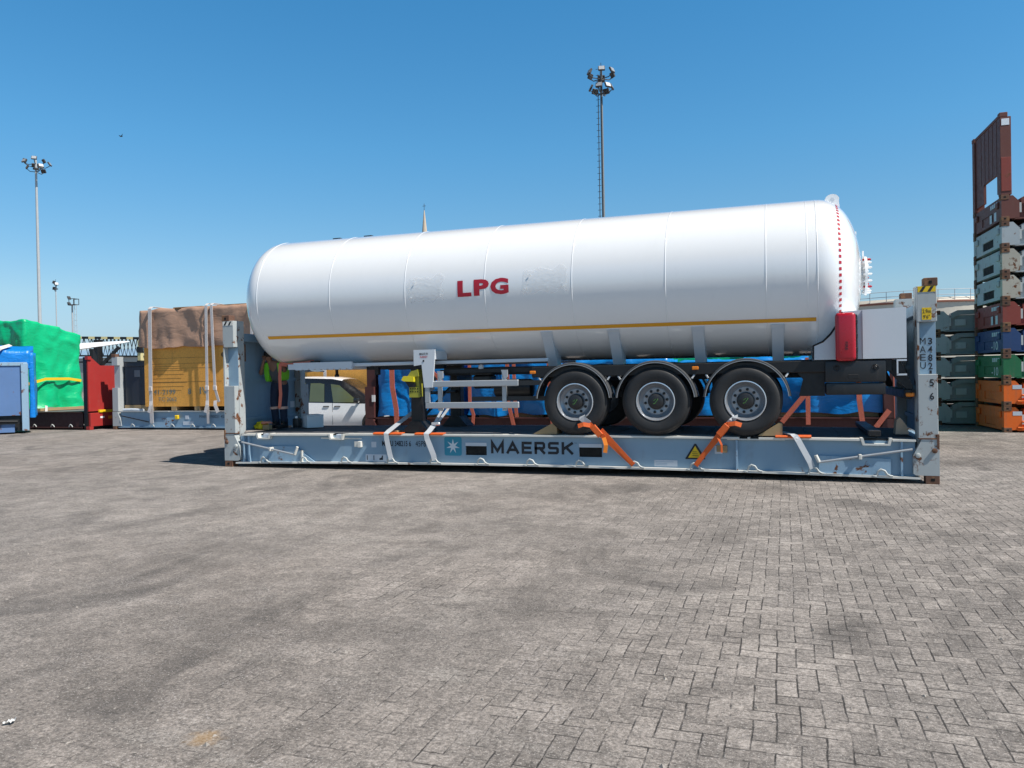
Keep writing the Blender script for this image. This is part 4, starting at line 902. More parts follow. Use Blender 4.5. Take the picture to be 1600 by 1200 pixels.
for k in range(7): b = MB(); b.box((-10.78, 9.337, 1.35+.14*k), (-9.55+.12*(k % 3), 9.3397, 1.36+.14*k)); b.build('stencil_line', M_line, CR)
for tx, x, z, w_, h_ in (('41-2199', -10.75, 1.22, .95, .17), ('TC 2062', -10.55, .98, .8, .14), ('8', -9.25, 1.22, .12, .2), ('IV', -8.75, 1.22, .36, .24)): letter(CR, tx, x, 9.3305, z, w_, h_, M_sten)
b = MB(); b.lathe([(.085, 9.331), (.085, 9.3395)], (-7.75, 0, 2.55), 'y', 8); b.build('sling_mark', M_line, CR)
b = cloth_box(-11.24, -1.94, 9.235, 11.38, 2.86, lambda x, y: 4.19, .12, .05, 11, .03); b.build('top_tarpaulin', M_btarp, CR, True, 180)
b = cloth_box(-11.36, -11.2, 9.5, 9.9, 2.5, 3.6, .12, .06, 21, .05); b.build('loose_film', M_film, CR, True, 180)
for x0, x1 in ((-9.75, -8.5), (-7.9, -6.7)): b = MB(); b.box((x0, 9.24, 4.14), (x1, 9.6, 4.23), .02); b.build('top_board', M_line, CR)
G2 = 'white straps over the brown crate'
for k, (x, xb, lab) in enumerate(((-10.65, -10.7, 'white strap over the brown crate next to the dark grey cabinet'), (-8.24, -8.28, 'white strap over the middle of the brown crate, left one of a pair'), (-8.02, -7.95, 'right one of the white strap pair on the crate middle, ending in a loose tail'), (-6.42, -6.38, 'left one of the white strap pair on the crate just above the rusty post top'), (-6.2, -6.1, 'right one of the white strap pair on the crate beside the tank front'), (-3.62, -3.65, 'white strap on the brown crate above the white car roof'))):
    pts = [(x, 10.4, 4.28), (x, 9.22, 4.29), (x, 9.13, 4.22), (x+(xb-x)*.4, 9.13, 3.0), (xb, 9.14, 1.4)]
    if k != 2: pts += [(xb, 9.15, .7), (xb, 9.165, .22)]
    else: pts += [(xb+.12, 9.17, .95)]
    s_ = webbing('cargo_strap', pts, .105 if k else .15, (1, 0, 0), M_wstr, lab, G2, .012)
    b = MB(); b.box((xb-.07, 9.11, 1.35), (xb+.07, 9.16, 1.5), .01); b.build('strap_buckle', M_wstr, s_)
    if k < 3: b = MB(); b.ribbon([(xb, 9.14, 1.0), (xb+.02, 9.10, .85), (xb+(.15 if k == 2 else -.05), 9.08, .6)], .13, (1, 0, 0)); b.build('loose_tail', M_wstr, s_)
# dark cabinet beside the crate
CB = thing('machine_cabinet', 'dark grey machine cabinet on timber between the pale post and the brown crate', 'cabinet', (-11.65, 9.8, .72)); M_dk = paint('dark_navy_sheet', (.022, .026, .036), .45, .1, 0, .2)
b = MB(); b.box((-12.13, 9.42, .86), (-11.17, 10.9, 2.22), .01); b.build('cabinet_body', M_dk, CB); b = MB(); b.box((-12.15, 9.40, 2.225), (-11.16, 10.92, 2.37), .01); b.build('cabinet_top', M_dk, CB)
b = MB(); b.box((-11.68, 9.405, 1.86), (-11.42, 9.419, 2.1)); b.build('cabinet_label', paint('label_grey', (.16, .17, .19), .6), CB)
b = MB(); b.box((-12.15, 9.40, .66), (-11.1, 10.9, .855)); b.build('timber_base', M_timb, CB)
b = MB(); b.tube([(-12.1, 9.3, .69), (-11.7, 9.28, .70), (-11.2, 9.3, .68)], .05); tag(b.build('rolled_sheet', M_wlab, None, True), 'pale rolled sheet lying below the dark grey cabinet', 'roll')
# red rack with the green load
M_redr = paint('red_rack_paint', (.36, .028, .024), .5, .08, .3, .25); M_dred = paint('dark_red_brown', (.05, .012, .010), .6, .2, .3, .3)
R3 = open_rack('red open flat rack beneath the big green tarpaulin load', (-25.44, 8.8), M_dred, M_dred, 2.72, (False, False), M_redr)
b = MB(); b.prism([(8.82, .66), (11.2, .66), (11.2, 2.30), (9.35, 2.30), (8.98, 2.58), (8.82, 2.58)], -13.245, -13.20, 'x'); rw = b.build('wall_facing', M_redr, R3); b = MB(); b.prism([(8.80, .05), (11.2, .05), (11.2, 2.28), (9.35, 2.28), (8.98, 2.60), (8.80, 2.60)], -13.40, -13.247, 'x'); b.build('end_wall', M_black, R3)  # black body paints in the shade on the red wall's edge
b = MB(); b.box((-13.3, 8.78, 0), (-13.13, 8.95, .12), .006); b.build('corner_casting', M_redr, R3); b = MB(); b.box((-13.3, 8.79, 2.5), (-13.15, 8.94, 2.62), .006); b.build('corner_casting', M_redr, R3)
for y0, z0, y1, z1 in ((10.15, 1.92, 10.30, 2.04), (10.22, 1.70, 10.32, 1.78), (10.08, 1.30, 10.34, 1.36), (10.08, 1.40, 10.34, 1.46), (10.12, 1.56, 10.34, 1.63)): b = MB(); b.box((-13.198, y0, z0), (-13.19, y1, z1), .002); b.build('white_mark', M_white, rw)
b = MB(); b.box((-13.24, 8.84, .12), (-13.14, 11.15, .60), .01); er = b.build('end_beam_face', M_redr, R3)
for y0, z0, y1, z1, mt in ((9.9, .43, 10.15, .54, M_white), (10.25, .43, 10.6, .54, M_white), (10.0, .2, 10.25, .36, M_wlab), (10.45, .2, 10.7, .40, M_white), (9.25, .40, 9.42, .47, M_white), (9.6, .36, 9.75, .47, M_orng)): b = MB(); b.box((-13.139, y0, z0), (-13.13, y1, z1)); b.build('end_label', mt, er)
b = MB(); b.box((-13.19, 9.2, .605), (-13.10, 10.8, .70), .01); b.build('amber_bar', M_ylab, R3)
GT = thing('covered_load', 'big green tarpaulin load on the red flat rack', 'tarpaulin load', (-20, 10.0, .66))
def gz(x, y): return 4.05-.16*max(0, y-8.95) - .02*math.sin(x*2)-(.10*max(0, y-10.2))
b = cloth_box(-25.0, -16.35, 8.92, 11.3, .76, gz, .085, .07, 31, .10); b.build('green_sheet', M_green, GT, True, 180)
b = MB(); b.ribbon([(-16.6, 8.84, 1.62), (-16.18, 8.9, 1.68), (-16.15, 9.6, 1.86), (-16.16, 10.6, 1.86), (-16.2, 11.2, 1.78)], .10, (0, 0, 1), .02); b.build('yellow_band', M_ylab, GT)
b = MB(); b.box((-16.3, 9.3, .66), (-16.1, 11.3, .76)); b.build('load_timber', M_timb, GT)
s_ = webbing('cargo_strap', [(-16.1, 9.55, .85), (-16.0, 9.45, .55), (-15.92, 9.4, .2)], .10, (0, 1, 0), M_wstr, 'white strap tail hanging below the green tarpaulin load', 'white straps on the blue and green loads', .012)
# blue bin with a bright blue sheet
M_bbin = paint('blue_bin_paint', (.10, .19, .38), .55, .12, .45, .3)
BB = thing('cargo_bin', 'faded blue steel cargo bin at the left edge of the yard', 'cargo bin', (-14.1, 7.2, 0))
b = MB(); b.box((-20.2, 7.24, .62), (-14.22, 7.30, 2.34)); pn = b.build('side_panel', M_bbin, BB)
for x in (-19.2, -18.0, -16.8, -15.6): b = MB(); b.box((x, 7.215, .7), (x+.05, 7.239, 2.2)); b.build('panel_rib', M_bbin, pn)
b = MB(); b.box((-14.22, 7.3, .62), (-14.16, 8.5, 2.3)); b.box((-20.2, 8.44, .62), (-14.22, 8.5, 2.3)); b.box((-20.2, 7.3, .62), (-20.14, 8.44, 2.3)); b.build('bin_wall', M_bbin, BB)
b = MB(); b.box((-20.2, 7.2, 2.30), (-14.1, 7.28, 2.42), .01); b.build('top_rail', M_greyw, BB)
b = MB(); b.box((-14.28, 7.16, .1), (-14.08, 7.36, 2.38), .01); b.build('corner_post', M_greyw, BB)
b = MB(); b.box((-20.2, 7.22, .12), (-15.2, 7.30, .55)); b.box((-15.0, 7.2, .05), (-14.5, 7.5, .35), .01); b.build('base_beam', M_bbin, BB)
b = MB(); b.box((-20.2, 7.32, .1), (-14.2, 8.45, .6)); b.build('base_box', M_black, BB)
b = MB(); b.box((-15.3, 7.12, .34), (-14.35, 7.2, .40)); b.box((-15.2, 7.1, .2), (-14.9, 7.2, .34), .02); b.tube([(-15.2, 7.12, .45), (-14.4, 7.12, .42)], .04); b.build('latch_gear', M_black, BB)
for x, mt in ((-14.98, M_redb), (-15.08, M_blue)): b = MB(); b.lathe([(.05, 7.08), (.06, 7.1), (.05, 7.13)], (x, 0, .52), 'y', 10); b.build('gear_knob', mt, BB)
b = MB(); b.box((-16.4, 7.212, .2), (-15.6, 7.2195, .36)); b.build('white_plate', M_wlab, BB)
BS = thing('covered_load', 'bright blue sheeted load rising above the faded blue bin', 'tarpaulin load', (-14.1, 7.2, 0))
b = cloth_box(-20.3, -14.02, 7.34, 8.4, 2.20, lambda x, y: 2.86+.2*(y-7.3)-.06*abs(math.sin(x)), .12, .05, 41, .03); b.build('blue_sheet', M_bluel, BS, True, 180)
b = cloth_box(-14.05, -13.93, 7.36, 8.4, .55, 2.75, .12, .03, 43, .03); b.build('sheet_flap', M_bluel, BS, True, 180)
for q in (BB, BS): q.rotation_euler.z = R(47)
cs = Matrix.Translation((-14.1, 7.2, 0)) @ Matrix.Rotation(R(47), 4, 'Z') @ Matrix.Translation((14.1, -7.2, 0))
b = MB(); b.ribbon([cs @ Vector(p) for p in ((-15.35, 7.22, 2.40), (-15.2, 7.22, 2.55), (-14.85, 7.24, 2.9), (-14.6, 7.7, 3.02))], .13, cs.to_3x3() @ Vector((1, .2, -.3)), .015); tag(b.build('cargo_strap', M_wstr), 'white strap across the bright blue sheet at the left edge', 'strap', 'white straps on the blue and green loads')
# red-brown rack right behind the trailer with blue loads
M_brn = paint('red_brown_rack', (.085, .028, .026), .6, .15, .3, .4); M_dkw = paint('dark_grey_wall', (.05, .05, .052), .6, .15, .4, .4)
R4 = open_rack('red brown open flat rack behind the gas trailer carrying blue wrapped loads', (.12, 5.1), M_brn, M_brn, 2.6, (True, True), M_brn)
b = MB(); b.box((.33, 5.08, 1.05), (.42, 5.099, 1.22)); b.build('label_plate', M_white, R4)
b = MB(); b.box((12.32, 5.2, .3), (12.36, 7.4, 2.2)); b.build('wall_facing', M_dkw, R4)
for i, (x0, x1, zt_, amp, lab) in enumerate(((.50, 2.75, 2.3, .06, 'blue wrapped load beside the white car on the red brown rack'), (2.95, 4.98, 2.28, .07, 'blue wrapped load with flowing folds behind the side guard'), (5.3, 7.7, 1.95, .05, 'low blue wrapped load behind the middle wheels'), (7.95, 12.18, 1.88, .06, 'long blue wrapped load behind the tool box'))):
    t = thing('wrapped_load', lab, 'wrapped load', ((x0+x1)/2, 6.0, .66), 0, 'blue wrapped loads on the red brown rack')
    b = cloth_box(x0, x1, 5.2, 6.95, .72 if i else .70, zt_, .07, amp, 51+i*3, .07 if i != 3 else .03); b.build('blue_sheet', M_blue, t, True, 180)
    b = MB(); b.box((x0+.2, 5.3, .655), (x1-.2, 6.9, .76)); b.build('pallet', M_timb, t)
G3 = 'salmon straps on the blue loads'
for pts, wd, lab in (
    ([(.90, 5.08, 2.35), (.93, 5.06, 1.4), (1.02, 5.07, .85), (1.02, 5.09, .3)], .13, 'salmon strap down the blue load beside the white car'),
    ([(1.55, 5.08, 2.2), (1.95, 5.06, 1.85), (2.3, 5.05, 1.5)], .11, 'diagonal salmon strap on the blue load left of the landing gear'),
    ([(3.02, 5.05, 2.3), (3.02, 5.04, 1.0), (3.1, 5.06, .72), (3.05, 5.08, .3)], .08, 'salmon strap seen right of the landing gear through the side guard'),
    ([(3.98, 5.05, 2.3), (4.0, 5.04, 1.0), (4.15, 5.07, .3)], .09, 'left salmon strap of the pair behind the side guard'),
    ([(4.14, 5.05, 2.3), (4.17, 5.04, 1.05), (4.2, 5.06, .66)], .08, 'right salmon strap of the pair behind the side guard'),
    ([(5.03, 5.05, 2.2), (5.05, 5.04, 1.0), (5.12, 5.07, .32)], .14, 'broad salmon strap just in front of the foremost wheel'),
    ([(10.62, 5.05, 1.9), (10.62, 5.06, .5)], .09, 'upright salmon strap on the long blue load below the black bracket'),
    ([(10.7, 5.04, 1.3), (10.1, 5.05, .55)], .10, 'slanting salmon strap on the long blue load below the black bracket'),
    ([(11.58, 5.05, 1.9), (11.6, 5.04, 1.0), (11.66, 5.07, .5)], .10, 'salmon strap below the right end of the black tool box'),
    ([(12.15, 5.04, .80), (11.9, 5.05, .45)], .10, 'short slanting salmon strap at the foot of the long blue load'),
    ([(12.25, 5.04, 1.6), (12.27, 5.05, .5)], .05, 'thin salmon strap at the end of the red brown rack')):
    webbing('cargo_strap', pts, wd, (1, 0, .2), M_salm, lab, G3, .012)
t = thing('covered_load', 'green tarpaulin load glimpsed between the tank and its rear axles', 'tarpaulin load', (10, 9.5, 0))
b = cloth_box(7.2, 13.0, 8.6, 10.6, .7, 2.6, .14, .07, 71, .08); b.build('green_sheet', M_green, t, True, 180)
b = MB(); b.box((7.4, 8.8, 0), (12.8, 10.4, .72)); b.build('load_base', M_timb, t)
# umbrella beyond the left end wall
UM = thing('parasol', 'dark grey parasol peeking out left of the near flat rack', 'parasol', (-.75, 2.9, 0)); ux, uy = -.75, 2.9
b = MB(); rr = [(.0, .32), (.25, .30), (.5, .24), (.72, .15), (.9, .04), (.95, .0)]; n = 24; rings = []
for r_, h_ in rr: rings.append([(ux+max(r_, .004)*math.cos(2*math.pi*k/n), uy+max(r_, .004)*math.sin(2*math.pi*k/n), 1.83+h_*.75-.02*(r_ > .8)*(k % 3 == 0)) for k in range(n)])
b.sweep(rings); b.build('canopy', paint('parasol_grey', (.10, .13, .15), .5), UM, True, 60)
b = MB(); b.tube([(ux, uy, 0), (ux, uy, 2.12)], .02); b.build('pole', M_galv, UM)
b = MB(); b.lathe([(.25, .0), (.25, .06), (.05, .1), (.04, .25)], (ux, uy, 0), 'z', 20); b.build('foot', M_black, UM)
# ------------------------------------------------------------------ the white car
CA = thing('parked_car', 'white people carrier parked between the racks, nose to the right', 'car', (-2.6, 8.3, 0))
M_carw = paint('car_white', (.86, .87, .88), .25, .02, 0, .05, bump=.0, coat=.8); tg = NT('car_glass'); tg.P(Base_Color=(.035, .045, .035), Roughness=.03, Alpha=.72, Specular_IOR_Level=.8); M_glass = tg.m
cy0, cw = 7.40, 1.78; cyc = cy0+cw/2
st = [(-4.75, .45, .95, 1.45, .74, .60), (-4.68, .32, .98, 1.62, .84, .66), (-4.2, .26, .98, 1.70, .88, .69), (-3.2, .26, .96, 1.72, .89, .70), (-2.4, .26, .94, 1.69, .89, .69), (-2.1, .26, .93, 1.63, .89, .67), (-1.75, .26, .92, 1.40, .885, .66), (-1.4, .26, .91, 1.13, .88, .66), (-1.18, .26, .90, .99, .87, .70), (-.8, .28, .84, .90, .85, .68), (-.5, .32, .74, .80, .80, .60), (-.33, .40, .62, .66, .70, .50), (-.29, .46, .55, .58, .62, .45)]
rings = []
for x, z0, zb_, zr, hw, hr in st:
    R_ = [(hw*.93, z0), (hw, z0+.12), (hw, z0+(zb_-z0)*.55), (hw*.985, zb_), (hr+(hw*.985-hr)*.35, zb_+(zr-zb_)*.68), (hr, zr-.035*(zr-zb_ > .2)-.005), (hr*.82, zr), (0, zr+.02)]
    rings.append([(x, cyc-y, z) for y, z in R_]+[(x, cyc+y, z) for y, z in R_[-2::-1]])
nr = len(rings[0]); body_b, glass_b, glass_c, wind_b = MB(), MB(), MB(), MB()
for q in range(len(rings)-1):
    for k in range(nr):
        k2 = (k+1) % nr; kk = min(k, nr-2-k) if k < nr-1 else -1
        xm = (st[q][0]+st[q+1][0])/2; screen = -2.15 < xm < -1.15 and kk >= 3
        tgt = wind_b if screen else (glass_b if k < nr/2 else glass_c) if kk in (3, 4) and -4.7 < xm < -1.3 else body_b
        tgt._add([rings[q][k], rings[q][k2], rings[q+1][k2], rings[q+1][k]], [(0, 1, 2, 3)])
for q in (0, -1): body_b._add(rings[q], [tuple(range(nr))])
bmesh.ops.remove_doubles(body_b.bm, verts=list(body_b.bm.verts), dist=.0005); bmesh.ops.remove_doubles(wind_b.bm, verts=list(wind_b.bm.verts), dist=.0005); bmesh.ops.remove_doubles(glass_b.bm, verts=list(glass_b.bm.verts), dist=.0005)
CBd = body_b.build('car_body', M_carw, CA, True, 40); M_gask = paint('window_frame_black', (.012, .012, .013), .25, .1, 0, 0, coat=.5)
glass_b.build('window_band', M_gask, CBd, True, 40); glass_c.build('window_band', M_gask, CBd, True, 40); wind_b.build('windscreen', M_gask, CBd, True, 40)
def side_y(z, x):
    for q in range(len(st)-1):
        if st[q][0] <= x <= st[q+1][0]:
            f = (x-st[q][0])/(st[q+1][0]-st[q][0]); _, z0, zb_, zr, hw, hr = [st[q][k]+f*(st[q+1][k]-st[q][k]) for k in range(6)]
            yb, ym, yr = hw*.985, hr+(hw*.985-hr)*.35, hr; zm = zb_+(zr-zb_)*.68
            if z <= zb_: return yb+(hw-yb)*min(1, (zb_-z)/.2)
            if z <= zm: return yb+(ym-yb)*(z-zb_)/(zm-zb_)
            return ym+(yr-ym)*(z-zm)/max(.01, zr-.04-zm)
def side_panel(poly, name, mat, off, parent):
    for sg_ in (-1, 1):
        t_ = bmesh.new(); f = t_.faces.new([t_.verts.new((x, 0, z)) for x, z in poly])
        for k in range(8):
            zz = .9+.1*k; bmesh.ops.bisect_plane(t_, geom=list(t_.verts)+list(t_.edges)+list(t_.faces), plane_co=(0, 0, zz), plane_no=(0, 0, 1))
        for k in range(20): bmesh.ops.bisect_plane(t_, geom=list(t_.verts)+list(t_.edges)+list(t_.faces), plane_co=(-4.6+.2*k, 0, 0), plane_no=(1, 0, 0))
        for v in t_.verts: v.co.y = cyc+sg_*(side_y(v.co.z, v.co.x)+off)
        b = MB(); b.merge(t_); b.build(name, mat, parent)
M_cgl = paint('tinted_glass', (.10, .115, .055), .08, .3, 0, 0, bump=0, coat=.5)
side_panel([(-3.05, .985), (-2.58, .975), (-2.62, 1.5), (-2.75, 1.53), (-3.05, 1.53)], 'side_window', M_cgl, .012, CBd)
side_panel([(-2.30, .96), (-1.62, .95), (-1.66, 1.06), (-2.16, 1.46), (-2.42, 1.5)], 'side_window', M_cgl, .012, CBd)
side_panel([(-4.3, .99), (-3.2, .985), (-3.2, 1.54), (-4.2, 1.56)], 'side_window', M_cgl, .012, CBd)
side_panel([(-3.15, .30), (-3.14, .30), (-3.14, .95), (-3.15, .95)], 'door_gap', M_gask, .005, CBd); side_panel([(-2.33, .30), (-2.32, .30), (-2.32, .94), (-2.33, .94)], 'door_gap', M_gask, .005, CBd); side_panel([(-1.32, .30), (-1.31, .30), (-1.31, .9), (-1.32, .9)], 'door_gap', M_gask, .005, CBd)
for x in (-2.52, -2.17):
    for sg_ in (-1, 1): b = MB(); y = cyc+sg_*.893; b.tube([(x-.09, y, .84), (x-.05, y+sg_*.008, .845), (x+.05, y+sg_*.008, .845), (x+.09, y, .84)], .014, 8); b.build('door_handle', M_gask, CBd, True, 60)
for sg_ in (-1, 1):
    b = MB(); y = cyc+sg_*.93; b.box((-1.60, min(y, y+sg_*.16), .94), (-1.46, max(y, y+sg_*.16), 1.08), .03, seg=2); b.obox((-1.5, cyc+sg_*.84, .95), (-1.52, y, .97), .05, .05); b.build('wing_mirror', M_gask if sg_ > 0 else M_gask, CBd, True, 50)
    b = MB(); b.box((-.42, cyc+sg_*.62-.12, .62), (-.30, cyc+sg_*.62+.12, .74), .03); b.build('headlight', M_chrome, CBd)
def car_wheel(x, y, s):
    b = MB(); b.lathe([(.19, y), (.3, y-.01*s), (.325, y+.03*s), (.325, y+.19*s), (.3, y+.21*s), (.19, y+.2*s)], (x, 0, .326), 'y', 32, False); w_ = b.build('wheel', M_tyre, CA, True, 40)
    b = MB(); b.lathe([(.2, y+.01*s), (.19, y+.02*s), (.12, y+.05*s), (.04, y+.03*s), (.01, y+.03*s)], (x, 0, .326), 'y', 24); b.build('wheel_rim', M_rim, w_, True, 40)
CA.rotation_euler.z = R(9); CA.location = (-2.78, 8.36, 0)
for x in (-3.95, -1.05): car_wheel(x, cy0-.012, 1); car_wheel(x, cy0+cw+.012, -1)
for x in (-3.95, -1.05):
    for y in (cy0-.006, cy0+cw+.006):
        b = MB(); b.lathe([(.37, min(y, cyc)-.0), (.37, min(y, cyc)+.004)] if y < cyc else [(.37, y-.004), (.37, y)], (x, 0, .33), 'y', 28); b.build('wheel_arch', M_gask, CBd)
# ------------------------------------------------------------------ stacks of folded racks on the right
def folded_rack(name, label, loc, mat, mblk, mend, group, txt=None, style=0):
    X0, Y0, Z0 = loc; L, Wd, H = 12.192, 2.438, .648
    r = thing(name, label, 'folded rack', loc, 0, group); T = Vector(loc)
    def bx(b, a, c, bev=0): b.box(T+Vector(a), T+Vector(c), bev)
    for y in (0, Wd):
        s = 1 if y == 0 else -1; q = lambda a, c: (min(y+s*a, y+s*c), max(y+s*a, y+s*c))
        y0, y1 = q(.10, .13); b = MB(); bx(b, (.3, y0, .07), (L-.3, y1, .5)); bm_ = b.build('side_beam', mat, r)
        y0, y1 = q(0, .2); b = MB(); bx(b, (.3, y0, .04), (L-.3, y1, .075)); b.build('bottom_flange', mat, bm_)
        for x, t in ((0, 1), (L, -1)):
            y0, y1 = q(.0, .16); b = MB(); b.prism([(X0+x+t*a, Z0+z) for a, z in ((.01, .119), (.18, .119), (.18, .06), (.40, .06), (.40, .47), (.26, .625), (.18, .625), (.18, .528), (.01, .528))], Y0+y0, Y0+y1)
            cb = b.build('corner_block', mblk, bm_)
            y0, y1 = q(-.008, .165)
            for z0 in (0, .53): b = MB(); xa, xb = sorted((x, x+t*.178)); bx(b, (xa, y0, z0), (xb, y1, z0+.118), .006); cc = b.build('corner_casting', M_rust, bm_)
            for z0 in (.03, .56):
                yy = y-s*.0095; ya, yb = sorted((yy, yy+s*.02)); b = MB(); xa, xb = sorted((x+t*.05, x+t*.12)); bx(b, (xa, ya, z0), (xb, yb, z0+.06), .01); b.build('casting_hole', M_void, bm_)
            y0, y1 = q(.02, .06); xa, xb = sorted((x+t*.41, x+t*.44)); b = MB(); bx(b, (xa-.01, y0, .2), (xb+.01, y1, .44)); b.build('latch_pin', M_hook, bm_)
            # the folded post lying on the base
            y0, y1 = q(.03, .28); b = MB(); b.prism([(X0+x+t*a, Z0+z) for a, z in ((.45, .40), (.7, .52), (2.7, .56), (2.7, .64), (.62, .64), (.45, .56))], Y0+y0, Y0+y1); b.build('folded_post', mat, bm_)
            y0, y1 = q(.045, .06); xa, xb = sorted((x+t*.55, x+t*.82)); b = MB(); bx(b, (xa, y0, .20), (xb, y1, .38)); b.build('web_panel', mblk if style != 1 else mat, bm_)
            if style == 1:
                y0, y1 = q(-.02, .0); b = MB(); p = [(x+t*.30, y-s*.02, .12), (x+t*.52, y-s*.03, .12), (x+t*.52, y-s*.03, .25), (x+t*.40, y-s*.02, .27)]; b.tube([T+Vector(a) for a in p], .025, 8); b.build('lashing_ring', mat, bm_, True, 60)
                xa, xb = sorted((x+t*.2, x+t*.40)); ya, yb = sorted((y-s*.004, y-s*.0005)); b = MB(); bx(b, (xa, ya, .2 if txt else .42), (xb, yb, .3 if txt else .52)); b.build('white_label', M_wlab, bm_)
    b = MB(); bx(b, (.3, .25, .3), (L-.3, Wd-.25, .44)); b.build('deck', M_wood, r)
    for x, t in ((0, 1), (L, -1)):
        xa, xb = sorted((x+t*.03, x+t*.16)); b = MB(); bx(b, (xa, .17, .34), (xb, Wd-.17, .615)); bx(b, (xa, .17, .05), (xb, .75, .3395)); bx(b, (xa, Wd-.75, .05), (xb, Wd-.17, .3395)); bx(b, (xa, .7501, .05), (xb, Wd-.7501, .13)); eb = b.build('end_beam', mend, r)
        xa, xb = sorted((x+t*.05, x+t*.09)); b = MB(); bx(b, (xa, .76, .135), (xb, Wd-.76, .335)); b.build('end_opening', M_void if txt is None and style == 0 else mend, eb)
        for yy in (.22, Wd-.42):
            xa, xb = sorted((x-t*.02, x+t*.03)); b = MB(); bx(b, (xa, yy, .36), (xb, yy+.2, .52), .02); b.build('hinge_lug', mat, eb)
    if txt:
        letter(r, txt, 0, 0, 0, .55, .22, M_wlab, .01, Matrix.Translation(T+Vector((.026, 1.02, .10))) @ Matrix.Rotation(R(-90), 4, 'Z'))
        letter(r, 'PACK', 0, 0, 0, .6, .12, M_wlab, .01, Matrix.Translation(T+Vector((.026, 1.05, .44))) @ Matrix.Rotation(R(-90), 4, 'Z')) if False else None
        for k in range(4): b = MB(); bx(b, (.02, .35+.16*k, .45), (.029, .46+.16*k, .55)); b.build('white_mark', M_wlab, r)
    return r
def fp(n, c, rust=.48): return paint(n, c, .6, .16, rust, .7)
M_o = fp('orange_rack', (.80, .14, .008), .2); M_g = fp('green_rack', (.012, .15, .055)); M_b = fp('blue_rack', (.016, .055, .165)); M_r = fp('red_rack', (.26, .045, .03)); M_w = fp('white_rack', (.42, .46, .47), .5); M_wr = fp('rusty_white_rack', (.46, .42, .34), .75); M_bn = fp('brown_rack', (.15, .045, .032), .4)
SG = 'folded racks in the coloured stack'; dz = .652
sp = [('orange', M_o, M_o, 'orange folded rack at the very bottom of the coloured stack', None, 1), ('orange', M_o, M_o, 'orange folded rack second from the ground, under the green one', None, 1), ('green', M_g, M_g, 'green folded rack between the orange and the blue ones', '-10', 0), ('blue', M_b, M_b, 'blue folded rack between the green and the red ones', '-10', 0), ('red', M_r, M_r, 'red folded rack between the blue one and the white ones', 'II', 0), ('white', M_w, M_wr, 'rust streaked white folded rack right above the red one', None, 0), ('white', M_w, M_wr, 'rusty white folded rack in the middle of the three white ones', None, 0), ('white', M_w, M_w, 'clean white folded rack right below the brown one', None, 0), ('brown', M_bn, M_bn, 'brown folded rack on top of the coloured stack with one end wall raised', 'II', 0)]
for k, (nm, m1, m2, lab, tx, sty) in enumerate(sp):
    FR = folded_rack('folded_rack', lab, (15.3, 9.9, dz*k), m1, m2, m1, SG, tx, sty)
T0 = Vector((15.3, 9.9, dz*8+.62))       # raised end wall of the top rack
b = MB(); b.box(T0+Vector((.04, .2, .62)), T0+Vector((.10, 2.24, 1.98))); b.box(T0+Vector((.04, .2, .12)), T0+Vector((.10, .42, .6195))); b.box(T0+Vector((.04, 1.55, .12)), T0+Vector((.10, 2.24, .6195))); rw = b.build('raised_end_wall', M_bn, FR)
for yy in (.42, .75, 1.08, 1.41, 1.74): b = MB(); b.box(T0+Vector((.032, yy, .64)), T0+Vector((.0395, yy+.09, 1.96))); b.build('wall_stiffener', M_bn, rw)
for y0, y1 in ((0, .2), (2.238, 2.438)):
    b = MB(); b.box(T0+Vector((0, y0, .03)), T0+Vector((.24, y1, 1.95)), .006); p = b.build('raised_post', M_bn, FR)
    yy = y0-.01 if y0 == 0 else y1-.03; b = MB(); b.box(T0+Vector((.012, yy, .12)), T0+Vector((.228, yy+.04, .95)), .004); b.build('post_sleeve', M_r, p)
    b = MB(); b.box(T0+Vector((-.01, y0-.002 if y0 == 0 else y0+.03, 1.951)), T0+Vector((.17, y0+.16 if y0 == 0 else y1+.002, 2.06)), .008); b.build('corner_casting', M_bn, p)
    if y0 == 0: b = MB(); b.box(T0+Vector((.03, -.006, 1.74)), T0+Vector((.2, -.001, 1.9))); b.build('white_label', M_white, p)
b = MB(); b.box(T0+Vector((.02, .2, 1.98)), T0+Vector((.14, 2.24, 2.05)), .006); b.build('top_rail', M_bn, rw)
for o in list(COL.objects):
    if o.parent is None and o.get('group') == SG: o.location.x -= .03; o.rotation_euler.z = R(2.6)
M_gs = fp('grey_stack', (.30, .31, .305), .45); M_gsb = fp('grey_stack_block', (.48, .49, .48), .45)
for k, lab in enumerate(('grey folded rack on the ground of the grey stack', 'grey folded rack second from the ground in the grey stack', 'grey folded rack in the middle of the grey stack', 'grey folded rack second from the top in the grey stack', 'grey folded rack on top of the grey stack')):
    folded_rack('folded_rack', lab, (14.22, 12.75, .655*k), M_gs, M_gsb, M_gs, 'folded racks in the grey stack')
